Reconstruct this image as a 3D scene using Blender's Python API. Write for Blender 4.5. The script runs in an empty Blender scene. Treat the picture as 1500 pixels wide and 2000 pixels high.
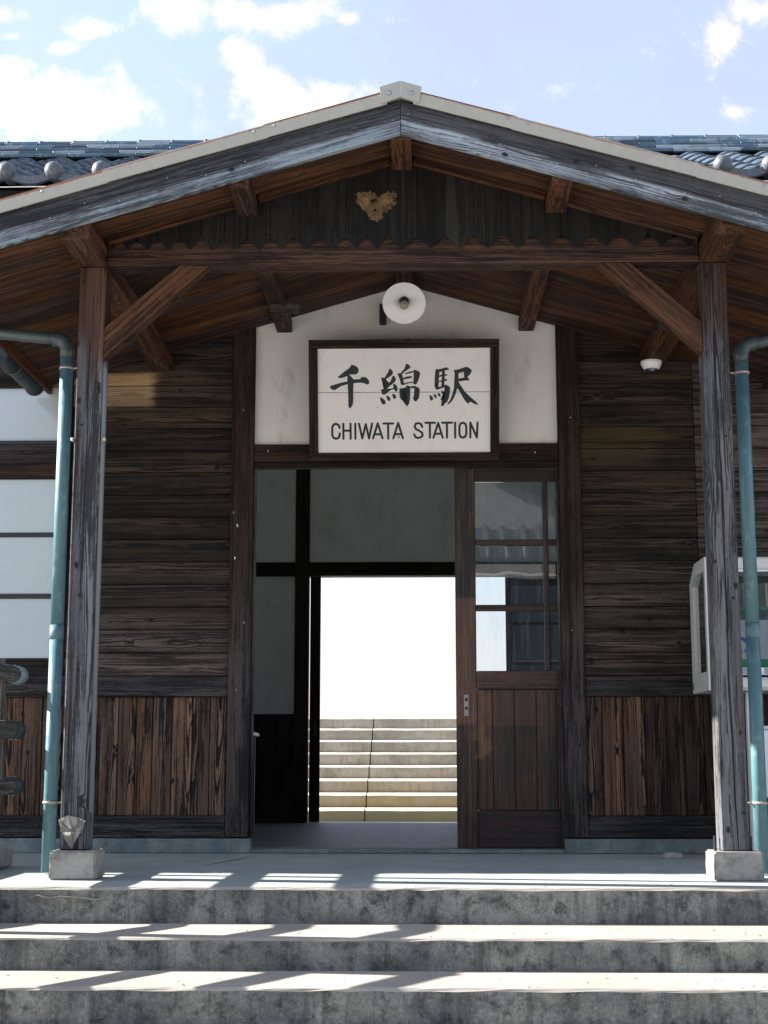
import bpy, bmesh, math, random
from mathutils import Vector, Matrix, Euler

S = bpy.context.scene
COL = S.collection
R = random.Random(7)
PI = math.pi

# ------------------------------------------------------------------ camera
cam_d = bpy.data.cameras.new('camera')
cam_d.sensor_fit = 'HORIZONTAL'
cam_d.sensor_width = 36.0
cam_d.lens = 36.0 * 2857.0 / 1500.0
cam_d.clip_start = 0.05
cam_d.clip_end = 6000.0
cam = bpy.data.objects.new('camera', cam_d)
COL.objects.link(cam)
CAM_TH, CAM_PSI = 0.168155, 0.0234612
cam.location = (0.085, -8.74, 0.535)
cam.rotation_euler = (PI / 2 + CAM_TH, 0.0, CAM_PSI)
S.camera = cam

# ------------------------------------------------------------------ light
SUN = Vector((-1.85, 0.236, 1.0)).normalized()        # towards the sun
SUN_EL = math.asin(SUN.z)
SUN_AZ = math.atan2(SUN.x, SUN.y)
sun_d = bpy.data.lights.new('sun', 'SUN')
sun_d.energy = 3.9
sun_d.angle = math.radians(0.5)
sun_d.color = (1.0, 0.93, 0.84)
sun = bpy.data.objects.new('sun', sun_d)
sun.rotation_euler = SUN.to_track_quat('Z', 'Y').to_euler()
sun.location = SUN * 40
COL.objects.link(sun)

S.view_settings.view_transform = 'Standard'
S.view_settings.look = 'None'
S.view_settings.gamma = 1.0
S.view_settings.use_curve_mapping = False
S.view_settings.exposure = 2.45
S.render.engine = 'CYCLES'
S.cycles.max_bounces = 8
S.cycles.diffuse_bounces = 5
S.cycles.glossy_bounces = 3
S.cycles.transparent_max_bounces = 12
S.cycles.caustics_reflective = False
S.cycles.caustics_refractive = False


# node helper -------------------------------------------------------------
class NT:
    def __init__(self, tree):
        self.t = tree

    def n(self, typ, **kw):
        nd = self.t.nodes.new(typ)
        for k, v in kw.items():
            setattr(nd, k, v)
        return nd

    def link(self, a, b):
        self.t.links.new(a, b)

    def put(self, sock, v):
        if isinstance(v, bpy.types.NodeSocket):
            self.link(v, sock)
        elif v is not None:
            if isinstance(v, (tuple, list)) and len(v) == 3 and sock.type == 'RGBA':
                v = (*v, 1.0)
            sock.default_value = v

    def math(self, op, a, b=None, c=None, clamp=False):
        nd = self.n('ShaderNodeMath', operation=op)
        nd.use_clamp = clamp
        self.put(nd.inputs[0], a)
        if b is not None:
            self.put(nd.inputs[1], b)
        if c is not None:
            self.put(nd.inputs[2], c)
        return nd.outputs[0]

    def vmath(self, op, a, b=None):
        nd = self.n('ShaderNodeVectorMath', operation=op)
        self.put(nd.inputs[0], a)
        if b is not None:
            self.put(nd.inputs[1], b)
        return nd.outputs[0]

    def mapr(self, v, a, b, c=0.0, d=1.0, smooth=True):
        nd = self.n('ShaderNodeMapRange')
        nd.interpolation_type = 'SMOOTHSTEP' if smooth else 'LINEAR'
        self.put(nd.inputs[0], v)
        nd.inputs[1].default_value = a
        nd.inputs[2].default_value = b
        self.put(nd.inputs[3], c)
        self.put(nd.inputs[4], d)
        return nd.outputs[0]

    def mix(self, f, a, b, blend='MIX'):
        nd = self.n('ShaderNodeMix', data_type='RGBA', blend_type=blend)
        nd.clamp_factor = True
        self.put(nd.inputs[0], f)
        self.put(nd.inputs[6], a)
        self.put(nd.inputs[7], b)
        return nd.outputs[2]

    def noise(self, vec, scale, detail=3.0, rough=0.5, dist=0.0, col=False):
        nd = self.n('ShaderNodeTexNoise')
        self.put(nd.inputs['Vector'], vec)
        nd.inputs['Scale'].default_value = scale
        nd.inputs['Detail'].default_value = detail
        nd.inputs['Roughness'].default_value = rough
        nd.inputs['Distortion'].default_value = dist
        return nd.outputs[1 if col else 0]

    def sep(self, v):
        nd = self.n('ShaderNodeSeparateXYZ')
        self.put(nd.inputs[0], v)
        return nd.outputs

    def comb(self, x, y, z):
        nd = self.n('ShaderNodeCombineXYZ')
        for i, v in enumerate((x, y, z)):
            self.put(nd.inputs[i], v)
        return nd.outputs[0]


# ------------------------------------------------------------------ world
W = bpy.data.worlds.new('World')
S.world = W
W.use_nodes = True
wt = NT(W.node_tree)
bg = W.node_tree.nodes['Background']
sky = wt.n('ShaderNodeTexSky', sky_type='NISHITA')
sky.sun_disc = False
sky.sun_elevation = SUN_EL
sky.sun_rotation = SUN_AZ % (2 * PI)
sky.altitude = 20
sky.air_density = 1.0
sky.dust_density = 1.6
sky.ozone_density = 2.0
SKY_STRENGTH = 0.1
bg.inputs[1].default_value = SKY_STRENGTH
geo = wt.n('ShaderNodeTexCoord').outputs['Generated']
d = wt.sep(geo)
ysafe = wt.math('MAXIMUM', wt.math('ABSOLUTE', d[1]), 0.12)
u = wt.math('DIVIDE', d[0], ysafe)
v = wt.math('DIVIDE', d[2], ysafe)
cn = wt.noise(geo, 22.0, 8.0, 0.68, 0.3)
cn2 = wt.noise(geo, 3.1, 4.0, 0.55)
# a few cumulus banks in the sky above the station, noise everywhere else
BLOBS = [(-0.275, 0.472, 0.052, 0.030, 1.0), (-0.300, 0.500, 0.022, 0.014, 1.0), (-0.238, 0.466, 0.030, 0.014, .9), (-0.263, 0.517, 0.014, 0.007, .8), (-0.239, 0.532, 0.020, 0.009, .7),
         (-0.179, 0.543, 0.022, 0.014, 1.0), (-0.095, 0.541, 0.030, 0.012, .85), (-0.13, 0.545, 0.02, 0.008, .7), (-0.125, 0.507, 0.013, 0.013, 1.0), (-0.112, 0.486, 0.024, 0.014, 1.0),
         (-0.085, 0.468, 0.036, 0.020, 1.0), (-0.065, 0.480, 0.022, 0.012, .9), (-0.016, 0.537, .014, .006, .6), (-0.05, 0.538, .010, .005, .5), (0.224, 0.520, 0.017, 0.015, .9),
         (0.250, 0.540, 0.026, 0.012, .9), (0.232, 0.462, 0.014, 0.006, .55), (-0.31, 0.545, 0.03, 0.008, .7), (-0.30, 0.527, 0.015, 0.005, .6)]
acc = None
for bu, bv, su, sv, am in BLOBS:
    du = wt.math('DIVIDE', wt.math('SUBTRACT', u, bu), su * 1.12)
    dv = wt.math('DIVIDE', wt.math('SUBTRACT', v, bv), sv * 1.12)
    r2 = wt.math('ADD', wt.math('MULTIPLY', du, du), wt.math('MULTIPLY', dv, dv))
    g = wt.math('MULTIPLY', wt.math('POWER', 2.718, wt.math('MULTIPLY', r2, -1.0)), am)
    acc = g if acc is None else wt.math('MAXIMUM', acc, g)
front = wt.mapr(d[1], 0.0, 0.2)
acc = wt.math('MULTIPLY', acc, front)
away = wt.math('SUBTRACT', 1.0, wt.mapr(wt.math('ABSOLUTE', wt.math('SUBTRACT', u, 0.0)), 0.34, 0.5, 1.0, 0.0))
away = wt.math('MAXIMUM', away, wt.math('SUBTRACT', 1.0, front))
gen = wt.math('MULTIPLY', wt.mapr(cn2, 0.46, 0.66), wt.math('MULTIPLY', away, 0.75))
acc = wt.math('MAXIMUM', acc, gen)
cl = wt.math('ADD', acc, wt.math('MULTIPLY', wt.math('SUBTRACT', cn, 0.5), 3.0))
cloud = wt.mapr(cl, 0.20, 1.0)
wisp = wt.mapr(wt.math('ADD', wt.noise(geo, 5.0, 6.0, 0.65, 0.6), 0.0), 0.38, 0.72, 0.60, 0.82)
hz = wt.mapr(d[2], 0.02, 0.42, 1.0, 0.0)
veil = wt.math('MAXIMUM', wisp, wt.math('MULTIPLY', hz, 0.9))
haze_c = (1.20, 1.25, 1.56)
c1 = wt.mix(veil, sky.outputs[0], haze_c)
c1 = wt.mix(wt.math('MULTIPLY', wt.mapr(d[2], 0.0, 0.24, 1.0, 0.0), 0.9), c1, (2.35, 2.2, 2.1))
c2 = wt.mix(cloud, c1, (2.35, 2.2, 2.0))
wt.link(c2, bg.inputs[0])


# ------------------------------------------------------------------ materials
def new_mat(name):
    m = bpy.data.materials.new(name)
    m.use_nodes = True
    t = NT(m.node_tree)
    b = m.node_tree.nodes['Principled BSDF']
    return m, t, b


def attr(t, name):
    a = t.n('ShaderNodeAttribute')
    a.attribute_type = 'OBJECT'
    a.attribute_name = name
    return a.outputs['Fac']


def wood(name, dark, light, grey=(0.12, 0.13, 0.16), K=1400.0, contrast=1.0, rough=0.75, bump=0.35, cath=5.0,
         gz=None, knots=0.5, fibre=0.5, spec=0.3, gnoise=0.5, zwear=None, patch=None, streak=1.0, gain=1.0):
    """length of the piece along local X; 'wear' and 'tone' are per-object values"""
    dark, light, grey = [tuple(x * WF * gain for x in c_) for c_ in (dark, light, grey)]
    m, t, b = new_mat(name)
    tc = t.n('ShaderNodeTexCoord').outputs['Object']
    rnd = t.n('ShaderNodeObjectInfo').outputs['Random']
    off = t.comb(t.math('MULTIPLY', rnd, 37.3), t.math('MULTIPLY', rnd, 11.9), t.math('MULTIPLY', rnd, 53.1))
    p = t.vmath('ADD', tc, off)
    o = t.sep(tc)
    lo = t.noise(t.vmath('MULTIPLY', p, (1.0, 4.0, 4.0)), 1.1, 2.0, 0.45)
    zc = t.math('ADD', o[2], t.math('MULTIPLY', t.math('SUBTRACT', rnd, 0.5), 0.09))
    zc = t.math('ADD', zc, t.math('MULTIPLY', t.math('SUBTRACT', lo, 0.5), 0.10))
    q = t.math('ADD', t.math('MULTIPLY', zc, zc), t.math('MULTIPLY', t.math('MULTIPLY', o[1], o[1]), 0.5))
    sgn = t.math('MULTIPLY', t.math('SUBTRACT', t.math('FRACT', t.math('MULTIPLY', rnd, 7.77)), 0.5), 2.0 * cath)
    F = t.math('ADD', t.math('MULTIPLY', q, K), t.math('MULTIPLY', o[0], sgn))
    F = t.math('ADD', F, t.math('MULTIPLY', t.noise(t.vmath('MULTIPLY', p, (2.5, 14.0, 14.0)), 1.0, 3.0, 0.55), 2.6))
    # knots
    vo = t.n('ShaderNodeTexVoronoi')
    vo.feature = 'F1'
    vo.voronoi_dimensions = '2D'
    kx = t.sep(t.vmath('ADD', t.vmath('MULTIPLY', p, (3.6, 1.0, 5.4)), t.comb(0.0, 0.0, 0.0)))
    t.put(vo.inputs['Vector'], t.comb(kx[0], kx[2], 0.0))
    vo.inputs['Scale'].default_value = 1.0
    vo.inputs['Randomness'].default_value = 1.0
    sel = t.mapr(t.sep(vo.outputs['Color'])[0], 0.52, 0.56, 1.0, 0.0)
    kd = t.math('ADD', vo.outputs['Distance'], sel)
    kn = t.mapr(kd, 0.0, 0.17, 1.0, 0.0)
    F = t.math('ADD', F, t.math('MULTIPLY', kn, 0.9))
    ring = t.math('FRACT', F)
    band = t.math('MULTIPLY', t.mapr(ring, 0.0, 0.62), t.mapr(ring, 0.84, 1.0, 1.0, 0.0))
    # bands fade in and out so that the figure is never drawn evenly
    vis = t.mapr(t.noise(t.vmath('MULTIPLY', p, (1.6, 11.0, 11.0)), 1.0, 4.0, 0.6), 0.30, 0.62, 0.15, 1.0)
    fib = t.noise(t.vmath('MULTIPLY', p, (3.0, 190.0, 190.0)), 1.0, 2.0, 0.6)
    str_ = t.noise(t.vmath('MULTIPLY', p, (1.3, 46.0, 46.0)), 1.0, 4.0, 0.65)
    blotch = t.noise(t.vmath('MULTIPLY', p, (1.6, 6.0, 6.0)), 1.0, 5.0, 0.65)
    spk = t.noise(t.vmath('MULTIPLY', p, (35.0, 130.0, 130.0)), 1.0, 2.0, 0.6)
    f = t.math('ADD', t.math('MULTIPLY', t.math('MULTIPLY', t.math('SUBTRACT', band, 0.5), contrast), vis), t.math('MULTIPLY', t.math('SUBTRACT', fib, 0.5), fibre * 2))
    f = t.math('ADD', f, t.math('MULTIPLY', t.math('SUBTRACT', str_, 0.5), 2.6 * streak))
    f = t.math('ADD', f, t.math('MULTIPLY', t.math('SUBTRACT', blotch, 0.5), 2.0))
    f = t.math('ADD', f, t.math('MULTIPLY', t.math('SUBTRACT', spk, 0.5), 0.8))
    f = t.math('ADD', t.math('MULTIPLY', f, 1.6), 0.42, clamp=True)
    f = t.math('POWER', f, 1.45)
    c = t.mix(f, dark, light)
    pos = t.n('ShaderNodeNewGeometry').outputs['Position']
    wear = attr(t, 'wear')
    if gz:
        zz = t.math('ADD', t.sep(pos)[2], t.math('MULTIPLY', t.math('SUBTRACT', t.noise(t.vmath('MULTIPLY', pos, (9.0, 9.0, 1.6)), 1.0, 3.0), 0.5), gnoise))
        wear = t.math('ADD', wear, t.mapr(zz, gz[0], gz[1], gz[2], gz[3]))
    if zwear:
        zz = t.math('ADD', o[2], t.math('MULTIPLY', t.math('SUBTRACT', t.noise(t.vmath('MULTIPLY', p, (2.2, 20.0, 20.0)), 1.0, 4.0), 0.5), 0.045))
        wear = t.math('ADD', wear, t.mapr(zz, zwear[0], zwear[1], 1.0, 0.0))
    gn = t.noise(t.vmath('MULTIPLY', p, (1.0, 8.0, 8.0)), 1.7, 3.0)
    wf = t.math('MULTIPLY', wear, t.mapr(gn, 0.2, 0.65, 0.6, 1.0), clamp=True)
    gcol = t.mix(f, tuple(x * 0.22 for x in grey), tuple(x * 1.3 for x in grey))
    c = t.mix(wf, c, gcol)
    if patch:
        ps = t.sep(pos)
        nz = t.math('MULTIPLY', t.math('SUBTRACT', t.noise(t.vmath('MULTIPLY', pos, (5.0, 5.0, 16.0)), 1.0, 5.0, 0.6), 0.5), 0.16)
        for (x0_, x1_, z0_, z1_, col_, am_, soft) in patch:
            px_ = t.math('ADD', ps[0], nz)
            pz_ = t.math('ADD', ps[2], t.math('MULTIPLY', nz, 0.25))
            mk = t.math('MULTIPLY', t.mapr(px_, x0_ - soft, x0_ + soft), t.mapr(px_, x1_ - soft, x1_ + soft, 1.0, 0.0))
            mk = t.math('MULTIPLY', mk, t.math('MULTIPLY', t.mapr(pz_, z0_ - .012, z0_ + .012), t.mapr(pz_, z1_ - .012, z1_ + .012, 1.0, 0.0)))
            pc = t.mix(f, tuple(x * .75 for x in col_), tuple(x * 1.2 for x in col_))
            c = t.mix(t.math('MULTIPLY', mk, am_), c, pc)
    kdark = t.mapr(kd, 0.028, 0.085, knots, 0.0)
    c = t.mix(kdark, c, tuple(x * 0.35 for x in dark))
    tone = t.math('ADD', 1.0, attr(t, 'tone'))
    hs = t.n('ShaderNodeHueSaturation')
    t.put(hs.inputs['Value'], t.math('MULTIPLY', tone, t.math('ADD', 0.78, t.math('MULTIPLY', rnd, 0.44))))
    t.put(hs.inputs['Saturation'], t.math('ADD', 0.85, t.math('MULTIPLY', t.math('FRACT', t.math('MULTIPLY', rnd, 13.7)), 0.3)))
    t.put(hs.inputs['Color'], c)
    t.link(hs.outputs[0], b.inputs['Base Color'])
    t.put(b.inputs['Roughness'], t.mapr(f, 0.0, 1.0, min(1, rough + .08), rough - .08))
    b.inputs['Specular IOR Level'].default_value = spec
    bp = t.n('ShaderNodeBump')
    bp.inputs['Strength'].default_value = bump
    bp.inputs['Distance'].default_value = 0.005
    hgt = t.math('ADD', t.math('MULTIPLY', t.math('MULTIPLY', band, vis), 0.5), t.math('ADD', t.math('MULTIPLY', fib, 0.5), t.math('MULTIPLY', str_, 0.9)))
    t.link(hgt, bp.inputs['Height'])
    t.link(bp.outputs[0], b.inputs['Normal'])
    return m


def concrete(name, c1, c2, scale=3.0, speck=0.3, rough=0.9, bump=0.3, streak=0.0, stain=(0.05, 0.055, 0.05), st=0.4, fine=60.0, algae=None):
    m, t, b = new_mat(name)
    pos = t.n('ShaderNodeNewGeometry').outputs['Position']
    n1 = t.noise(pos, scale, 6.0, 0.6)
    c = t.mix(t.mapr(n1, 0.3, 0.7), c1, c2)
    n2 = t.noise(pos, scale * 2.7, 8.0, 0.75)
    c = t.mix(t.mapr(n2, 0.45, 0.68, 0.0, st), c, stain)
    if streak:
        n3 = t.noise(t.vmath('MULTIPLY', pos, (22.0, 22.0, 2.2)), 1.0, 4.0, 0.6)
        c = t.mix(t.mapr(n3, 0.48, 0.7, 0.0, streak), c, stain)
    if algae:
        za = t.math('ADD', t.sep(pos)[2], t.math('MULTIPLY', t.math('SUBTRACT', t.noise(pos, 2.5, 4.0), 0.5), 0.5))
        c = t.mix(t.mapr(za, algae[0], algae[1], 0.75, 0.0), c, algae[2])
    n4 = t.noise(pos, fine, 3.0, 0.8)
    c = t.mix(t.mapr(n4, 0.3, 0.75, 0.0, 1.0), t.mix(speck, c, (0.02, 0.02, 0.02)), c)
    vo = t.n('ShaderNodeTexVoronoi')
    t.put(vo.inputs['Vector'], pos)
    vo.inputs['Scale'].default_value = fine * 1.3
    big = t.mapr(t.sep(vo.outputs['Color'])[0], 0.5, 0.95, 0.0, 1.0)
    c = t.mix(t.math('MULTIPLY', t.mapr(vo.outputs['Distance'], 0.10, 0.30, speck * 1.3, 0.0), big), c, (0.42, 0.42, 0.40))
    t.link(c, b.inputs['Base Color'])
    b.inputs['Roughness'].default_value = rough
    b.inputs['Specular IOR Level'].default_value = 0.25
    bp = t.n('ShaderNodeBump')
    bp.inputs['Strength'].default_value = bump
    bp.inputs['Distance'].default_value = 0.004
    t.link(t.math('ADD', n4, t.math('MULTIPLY', n2, 0.8)), bp.inputs['Height'])
    t.link(bp.outputs[0], b.inputs['Normal'])
    return m


def paint(name, col, rough=0.5, var=0.15, scale=8.0, spec=0.5, metal=0.0, dirt=None, dirt_amt=0.0, bump=0.0, rnd_var=0.0, marks=0.0):
    m, t, b = new_mat(name)
    pos = t.n('ShaderNodeNewGeometry').outputs['Position']
    n1 = t.noise(pos, scale, 5.0, 0.65)
    c = t.mix(n1, tuple(x * (1 - var) for x in col), tuple(min(1, x * (1 + var)) for x in col))
    if dirt:
        n2 = t.noise(t.vmath('MULTIPLY', pos, (1.0, 1.0, 0.5)), scale * 1.9, 6.0, 0.7)
        c = t.mix(t.mapr(n2, 0.50, 0.72, 0.0, dirt_amt), c, dirt)
    if marks:
        n5 = t.noise(t.vmath('MULTIPLY', pos, (26.0, 26.0, 60.0)), 1.0, 3.0, 0.5, 1.5)
        n6 = t.noise(pos, 3.1, 2.0)
        c = t.mix(t.math('MULTIPLY', t.mapr(n5, 0.67, 0.73, 0.0, marks), t.mapr(n6, 0.42, 0.6)), c, tuple(x * .35 for x in col))
    if rnd_var:
        r = t.n('ShaderNodeObjectInfo').outputs['Random']
        hs = t.n('ShaderNodeHueSaturation')
        t.put(hs.inputs['Value'], t.math('ADD', 1.0 - rnd_var, t.math('MULTIPLY', r, 2 * rnd_var)))
        t.put(hs.inputs['Color'], c)
        c = hs.outputs[0]
    t.link(c, b.inputs['Base Color'])
    t.put(b.inputs['Roughness'], t.mapr(n1, 0.3, 0.7, max(0.02, rough - 0.08), min(1, rough + 0.08)))
    b.inputs['Specular IOR Level'].default_value = spec
    b.inputs['Metallic'].default_value = metal
    if bump:
        bp = t.n('ShaderNodeBump')
        bp.inputs['Strength'].default_value = bump
        bp.inputs['Distance'].default_value = 0.003
        t.link(n1, bp.inputs['Height'])
        t.link(bp.outputs[0], b.inputs['Normal'])
    return m


def glass(name, tint=(0.9, 0.95, 0.97), dirt=0.03, boost=1.0):
    m, t, b = new_mat(name)
    m.node_tree.nodes.remove(b)
    out = m.node_tree.nodes['Material Output']
    tr = t.n('ShaderNodeBsdfTransparent')
    tr.inputs[0].default_value = (*tint, 1)
    gl = t.n('ShaderNodeBsdfGlossy')
    gl.inputs['Roughness'].default_value = 0.0
    fr = t.n('ShaderNodeFresnel')
    fr.inputs[0].default_value = 1.52
    pos = t.n('ShaderNodeNewGeometry').outputs['Position']
    bp = t.n('ShaderNodeBump')
    bp.inputs['Strength'].default_value = 0.018
    bp.inputs['Distance'].default_value = 0.02
    t.link(t.noise(pos, 5.0, 1.0), bp.inputs['Height'])
    t.link(bp.outputs[0], gl.inputs['Normal'])
    mx = t.n('ShaderNodeMixShader')
    t.put(mx.inputs[0], t.math('MULTIPLY', fr.outputs[0], boost, clamp=True))
    t.link(tr.outputs[0], mx.inputs[1])
    t.link(gl.outputs[0], mx.inputs[2])
    df = t.n('ShaderNodeBsdfDiffuse')
    df.inputs[0].default_value = (0.5, 0.55, 0.6, 1)
    mx2 = t.n('ShaderNodeMixShader')
    n = t.noise(t.vmath('MULTIPLY', pos, (30.0, 1.0, 4.0)), 1.0, 5.0, 0.7)
    t.put(mx2.inputs[0], t.mapr(n, 0.35, 0.8, dirt * 0.3, dirt * 2))
    t.link(mx.outputs[0], mx2.inputs[1])
    t.link(df.outputs[0], mx2.inputs[2])
    t.link(mx2.outputs[0], out.inputs[0])
    return m


def flashing_mat():
    m, t, b = new_mat('rusty_cream_metal')
    tc = t.sep(t.n('ShaderNodeTexCoord').outputs['Object'])
    pos = t.n('ShaderNodeNewGeometry').outputs['Position']
    n1 = t.noise(pos, 12.0, 5.0, 0.7)
    c = t.mix(n1, (0.29, 0.295, 0.26), (0.39, 0.395, 0.36))
    rn = t.math('ADD', t.math('MULTIPLY', t.noise(pos, 2.3, 3.0), 0.5), t.math('MULTIPLY', t.noise(t.vmath('MULTIPLY', pos, (45.0, 9.0, 12.0)), 1.0, 5.0, 0.75), 0.55))
    edge = t.math('MULTIPLY', t.mapr(tc[2], 0.014, 0.031, -0.02, 0.34), t.math('SUBTRACT', 1.0, attr(t, 'plain')))
    rust = t.mapr(t.math('ADD', rn, edge), 0.62, 0.78)
    c = t.mix(t.math('MULTIPLY', rust, 0.85), c, (0.26, 0.10, 0.045))
    t.link(c, b.inputs['Base Color'])
    b.inputs['Roughness'].default_value = 0.6
    return m


M = {}
WF = 0.55
M['post'] = wood('weathered_post_wood', (0.026, 0.013, 0.009), (0.13, 0.060, 0.034), grey=(0.195, 0.210, 0.238), K=2100, contrast=0.9, cath=2.2,
                 gz=(2.35, 2.62, 1.0, 0.10), knots=0.9, bump=1.0, fibre=0.8, gnoise=0.8, streak=1.2)
M['barge'] = wood('weathered_barge_board_wood', (0.028, 0.030, 0.036), (0.11, 0.115, 0.13), grey=(0.40, 0.47, 0.54), K=1500, contrast=0.6, cath=0.7, knots=0.95, bump=0.8, fibre=0.7,
                  zwear=(-0.022, 0.000))
M['brown'] = wood('brown_roof_timber', (0.022, 0.010, 0.006), (0.150, 0.062, 0.028), K=2100, contrast=0.6, cath=2.5, knots=0.6, bump=0.5, fibre=0.6)
M['ceil'] = wood('porch_ceiling_board_wood', (0.024, 0.010, 0.005), (0.140, 0.055, 0.022), K=1500, contrast=0.6, cath=2.0, knots=0.5, bump=0.4, fibre=0.5, streak=1.2)
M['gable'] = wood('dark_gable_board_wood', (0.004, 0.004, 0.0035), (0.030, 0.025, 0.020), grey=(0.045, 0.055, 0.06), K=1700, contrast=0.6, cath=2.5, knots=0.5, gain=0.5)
M['siding'] = wood('dark_siding_wood', (0.006, 0.0045, 0.003), (0.068, 0.045, 0.027), grey=(0.150, 0.118, 0.100), K=1900, contrast=0.9, cath=1.8, knots=0.9, bump=0.7,
                   gz=(1.4, 2.2, 0.50, 0.0), fibre=0.6, streak=1.1,
                   patch=[(-2.2, -1.545, 2.688, 2.905, (0.22, 0.145, 0.075), 0.85, 0.045), (1.05, 1.52, 2.30, 2.44, (0.060, 0.043, 0.018), 0.75, 0.07), (1.05, 1.60, 2.46, 2.56, (0.048, 0.034, 0.015), 0.75, 0.06)])
M['wains'] = wood('charred_wainscot_wood', (0.006, 0.004, 0.0035), (0.185, 0.098, 0.052), grey=(0.14, 0.12, 0.105), K=1800, contrast=1.3, cath=4.5, knots=1.0, bump=1.0, fibre=0.7, streak=1.3, gain=1.4)
M['trim'] = wood('dark_trim_wood', (0.010, 0.006, 0.004), (0.050, 0.026, 0.016), grey=(0.085, 0.078, 0.078), K=2000, contrast=0.45, cath=1.0, gz=(1.0, 1.9, 0.75, 0.0), fibre=0.7, knots=0.4)
M['lintel'] = wood('red_brown_lintel_wood', (0.018, 0.009, 0.005), (0.070, 0.032, 0.017), K=1500, contrast=0.4, cath=1.0, fibre=0.6)
M['door'] = wood('worn_varnished_door_wood', (0.008, 0.0045, 0.003), (0.085, 0.033, 0.015), K=1500, contrast=0.3, cath=1.0, rough=0.45, spec=0.5, fibre=0.6, bump=0.15,
                 patch=[(0.28, 0.44, 0.75, 1.50, (0.11, 0.050, 0.024), 0.55, 0.03), (0.43, 0.50, 0.55, 0.95, (0.15, 0.07, 0.033), 0.6, 0.03), (0.45, 0.85, 0.74, 0.945, (0.075, 0.033, 0.016), 0.5, 0.08)])
M['inner'] = wood('interior_dark_wood', (0.008, 0.007, 0.006), (0.025, 0.02, 0.016), contrast=0.5)
M['beam_in'] = M['inner']
M['frame'] = wood('sign_frame_wood', (0.008, 0.005, 0.003), (0.060, 0.034, 0.018), K=2400, contrast=0.8, cath=3.0, fibre=0.8, bump=0.6)
M['plaster'] = paint('aged_white_plaster', (0.72, 0.72, 0.70), rough=0.9, var=0.10, scale=2.6, spec=0.1, dirt=(0.36, 0.35, 0.32), dirt_amt=0.55, bump=0.15, marks=0.8)
M['plaster_in'] = paint('grey_interior_plaster', (0.58, 0.61, 0.60), rough=0.95, var=0.08, scale=3.0, spec=0.1, dirt=(0.25, 0.25, 0.24), dirt_amt=0.3, marks=0.8)
M['riser'] = concrete('mossy_step_riser_concrete', (0.17, 0.185, 0.18), (0.34, 0.355, 0.335), 5.0, 0.45, bump=1.0, streak=0.55, st=0.9, stain=(0.045, 0.052, 0.052), fine=85.0)
M['tread'] = concrete('pale_step_tread_concrete', (0.30, 0.285, 0.26), (0.38, 0.365, 0.335), 2.0, 0.12, bump=0.2, st=0.18, stain=(0.25, 0.25, 0.23))
M['slab'] = concrete('smooth_porch_floor_concrete', (0.26, 0.305, 0.305), (0.34, 0.385, 0.38), 1.3, 0.05, bump=0.08, st=0.2, stain=(0.26, 0.27, 0.26))
M['block'] = concrete('old_concrete_block', (0.30, 0.295, 0.275), (0.39, 0.38, 0.355), 7.0, 0.10, bump=0.5, st=0.6, stain=(0.12, 0.12, 0.115))
M['found'] = concrete('blue_grey_foundation_concrete', (0.13, 0.175, 0.185), (0.26, 0.30, 0.30), 5.0, 0.1, bump=0.3, streak=0.5, st=0.7, stain=(0.10, 0.115, 0.11))
M['stairs'] = concrete('stained_platform_stair_concrete', (0.24, 0.24, 0.225), (0.38, 0.375, 0.355), 1.6, 0.12, bump=0.4, streak=0.55, st=0.6, stain=(0.17, 0.155, 0.125), fine=30, algae=(-0.05, 0.55, (0.30, 0.235, 0.12)))
M['nosing'] = concrete('lit_nosing_concrete', (0.72, 0.66, 0.55), (0.80, 0.76, 0.68), 3.0, 0.05, st=0.1, bump=0.1, stain=(0.6, 0.4, 0.2))  # pale colour paints the light caught along the stair lips
M['floor_in'] = concrete('dark_interior_floor', (0.075, 0.086, 0.086), (0.11, 0.124, 0.124), 2.5, 0.2, rough=0.55, bump=0.2, st=0.3, stain=(0.06, 0.06, 0.065))
M['asphalt'] = concrete('pale_plaza_paving', (0.44, 0.425, 0.40), (0.54, 0.52, 0.49), 1.5, 0.1)
M['pipe'] = paint('teal_painted_drainpipe', (0.080, 0.180, 0.212), rough=0.42, var=0.16, scale=10.0, dirt=(0.30, 0.42, 0.44), dirt_amt=0.5)
M['pipe_dk'] = paint('dark_green_grey_gutter', (0.040, 0.060, 0.065), rough=0.4, var=0.15, scale=10.0, dirt=(0.09, 0.12, 0.12), dirt_amt=0.4)
M['band'] = paint('galvanised_pipe_band', (0.45, 0.40, 0.35), rough=0.5, var=0.3, scale=90.0, metal=0.4, dirt=(0.30, 0.16, 0.08), dirt_amt=0.9)
M['steel'] = paint('dull_galvanised_steel', (0.34, 0.34, 0.33), rough=0.55, var=0.2, scale=30.0, metal=0.15, dirt=(0.35, 0.28, 0.2), dirt_amt=0.6, bump=0.3)
M['pale_post_side'] = paint('pale_grey_post_side', (0.13, 0.145, 0.165), rough=0.6, var=0.2, scale=8.0, dirt=(0.12, 0.13, 0.15), dirt_amt=0.6)
M['flash'] = flashing_mat()
M['roofmetal'] = paint('porch_roof_sheet_metal', (0.16, 0.17, 0.17), rough=0.6, var=0.2)
M['tile'] = paint('blue_grey_glazed_roof_tile', (0.050, 0.078, 0.11), rough=0.5, var=0.45, scale=16.0, spec=0.35, rnd_var=0.25, dirt=(0.30, 0.34, 0.37), dirt_amt=0.6, bump=0.2)
M['ridge'] = paint('pale_blue_ridge_tile', (0.050, 0.105, 0.155), rough=0.4, var=0.5, scale=6.0, spec=0.6, rnd_var=0.6, dirt=(0.27, 0.34, 0.39), dirt_amt=1.0)
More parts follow.
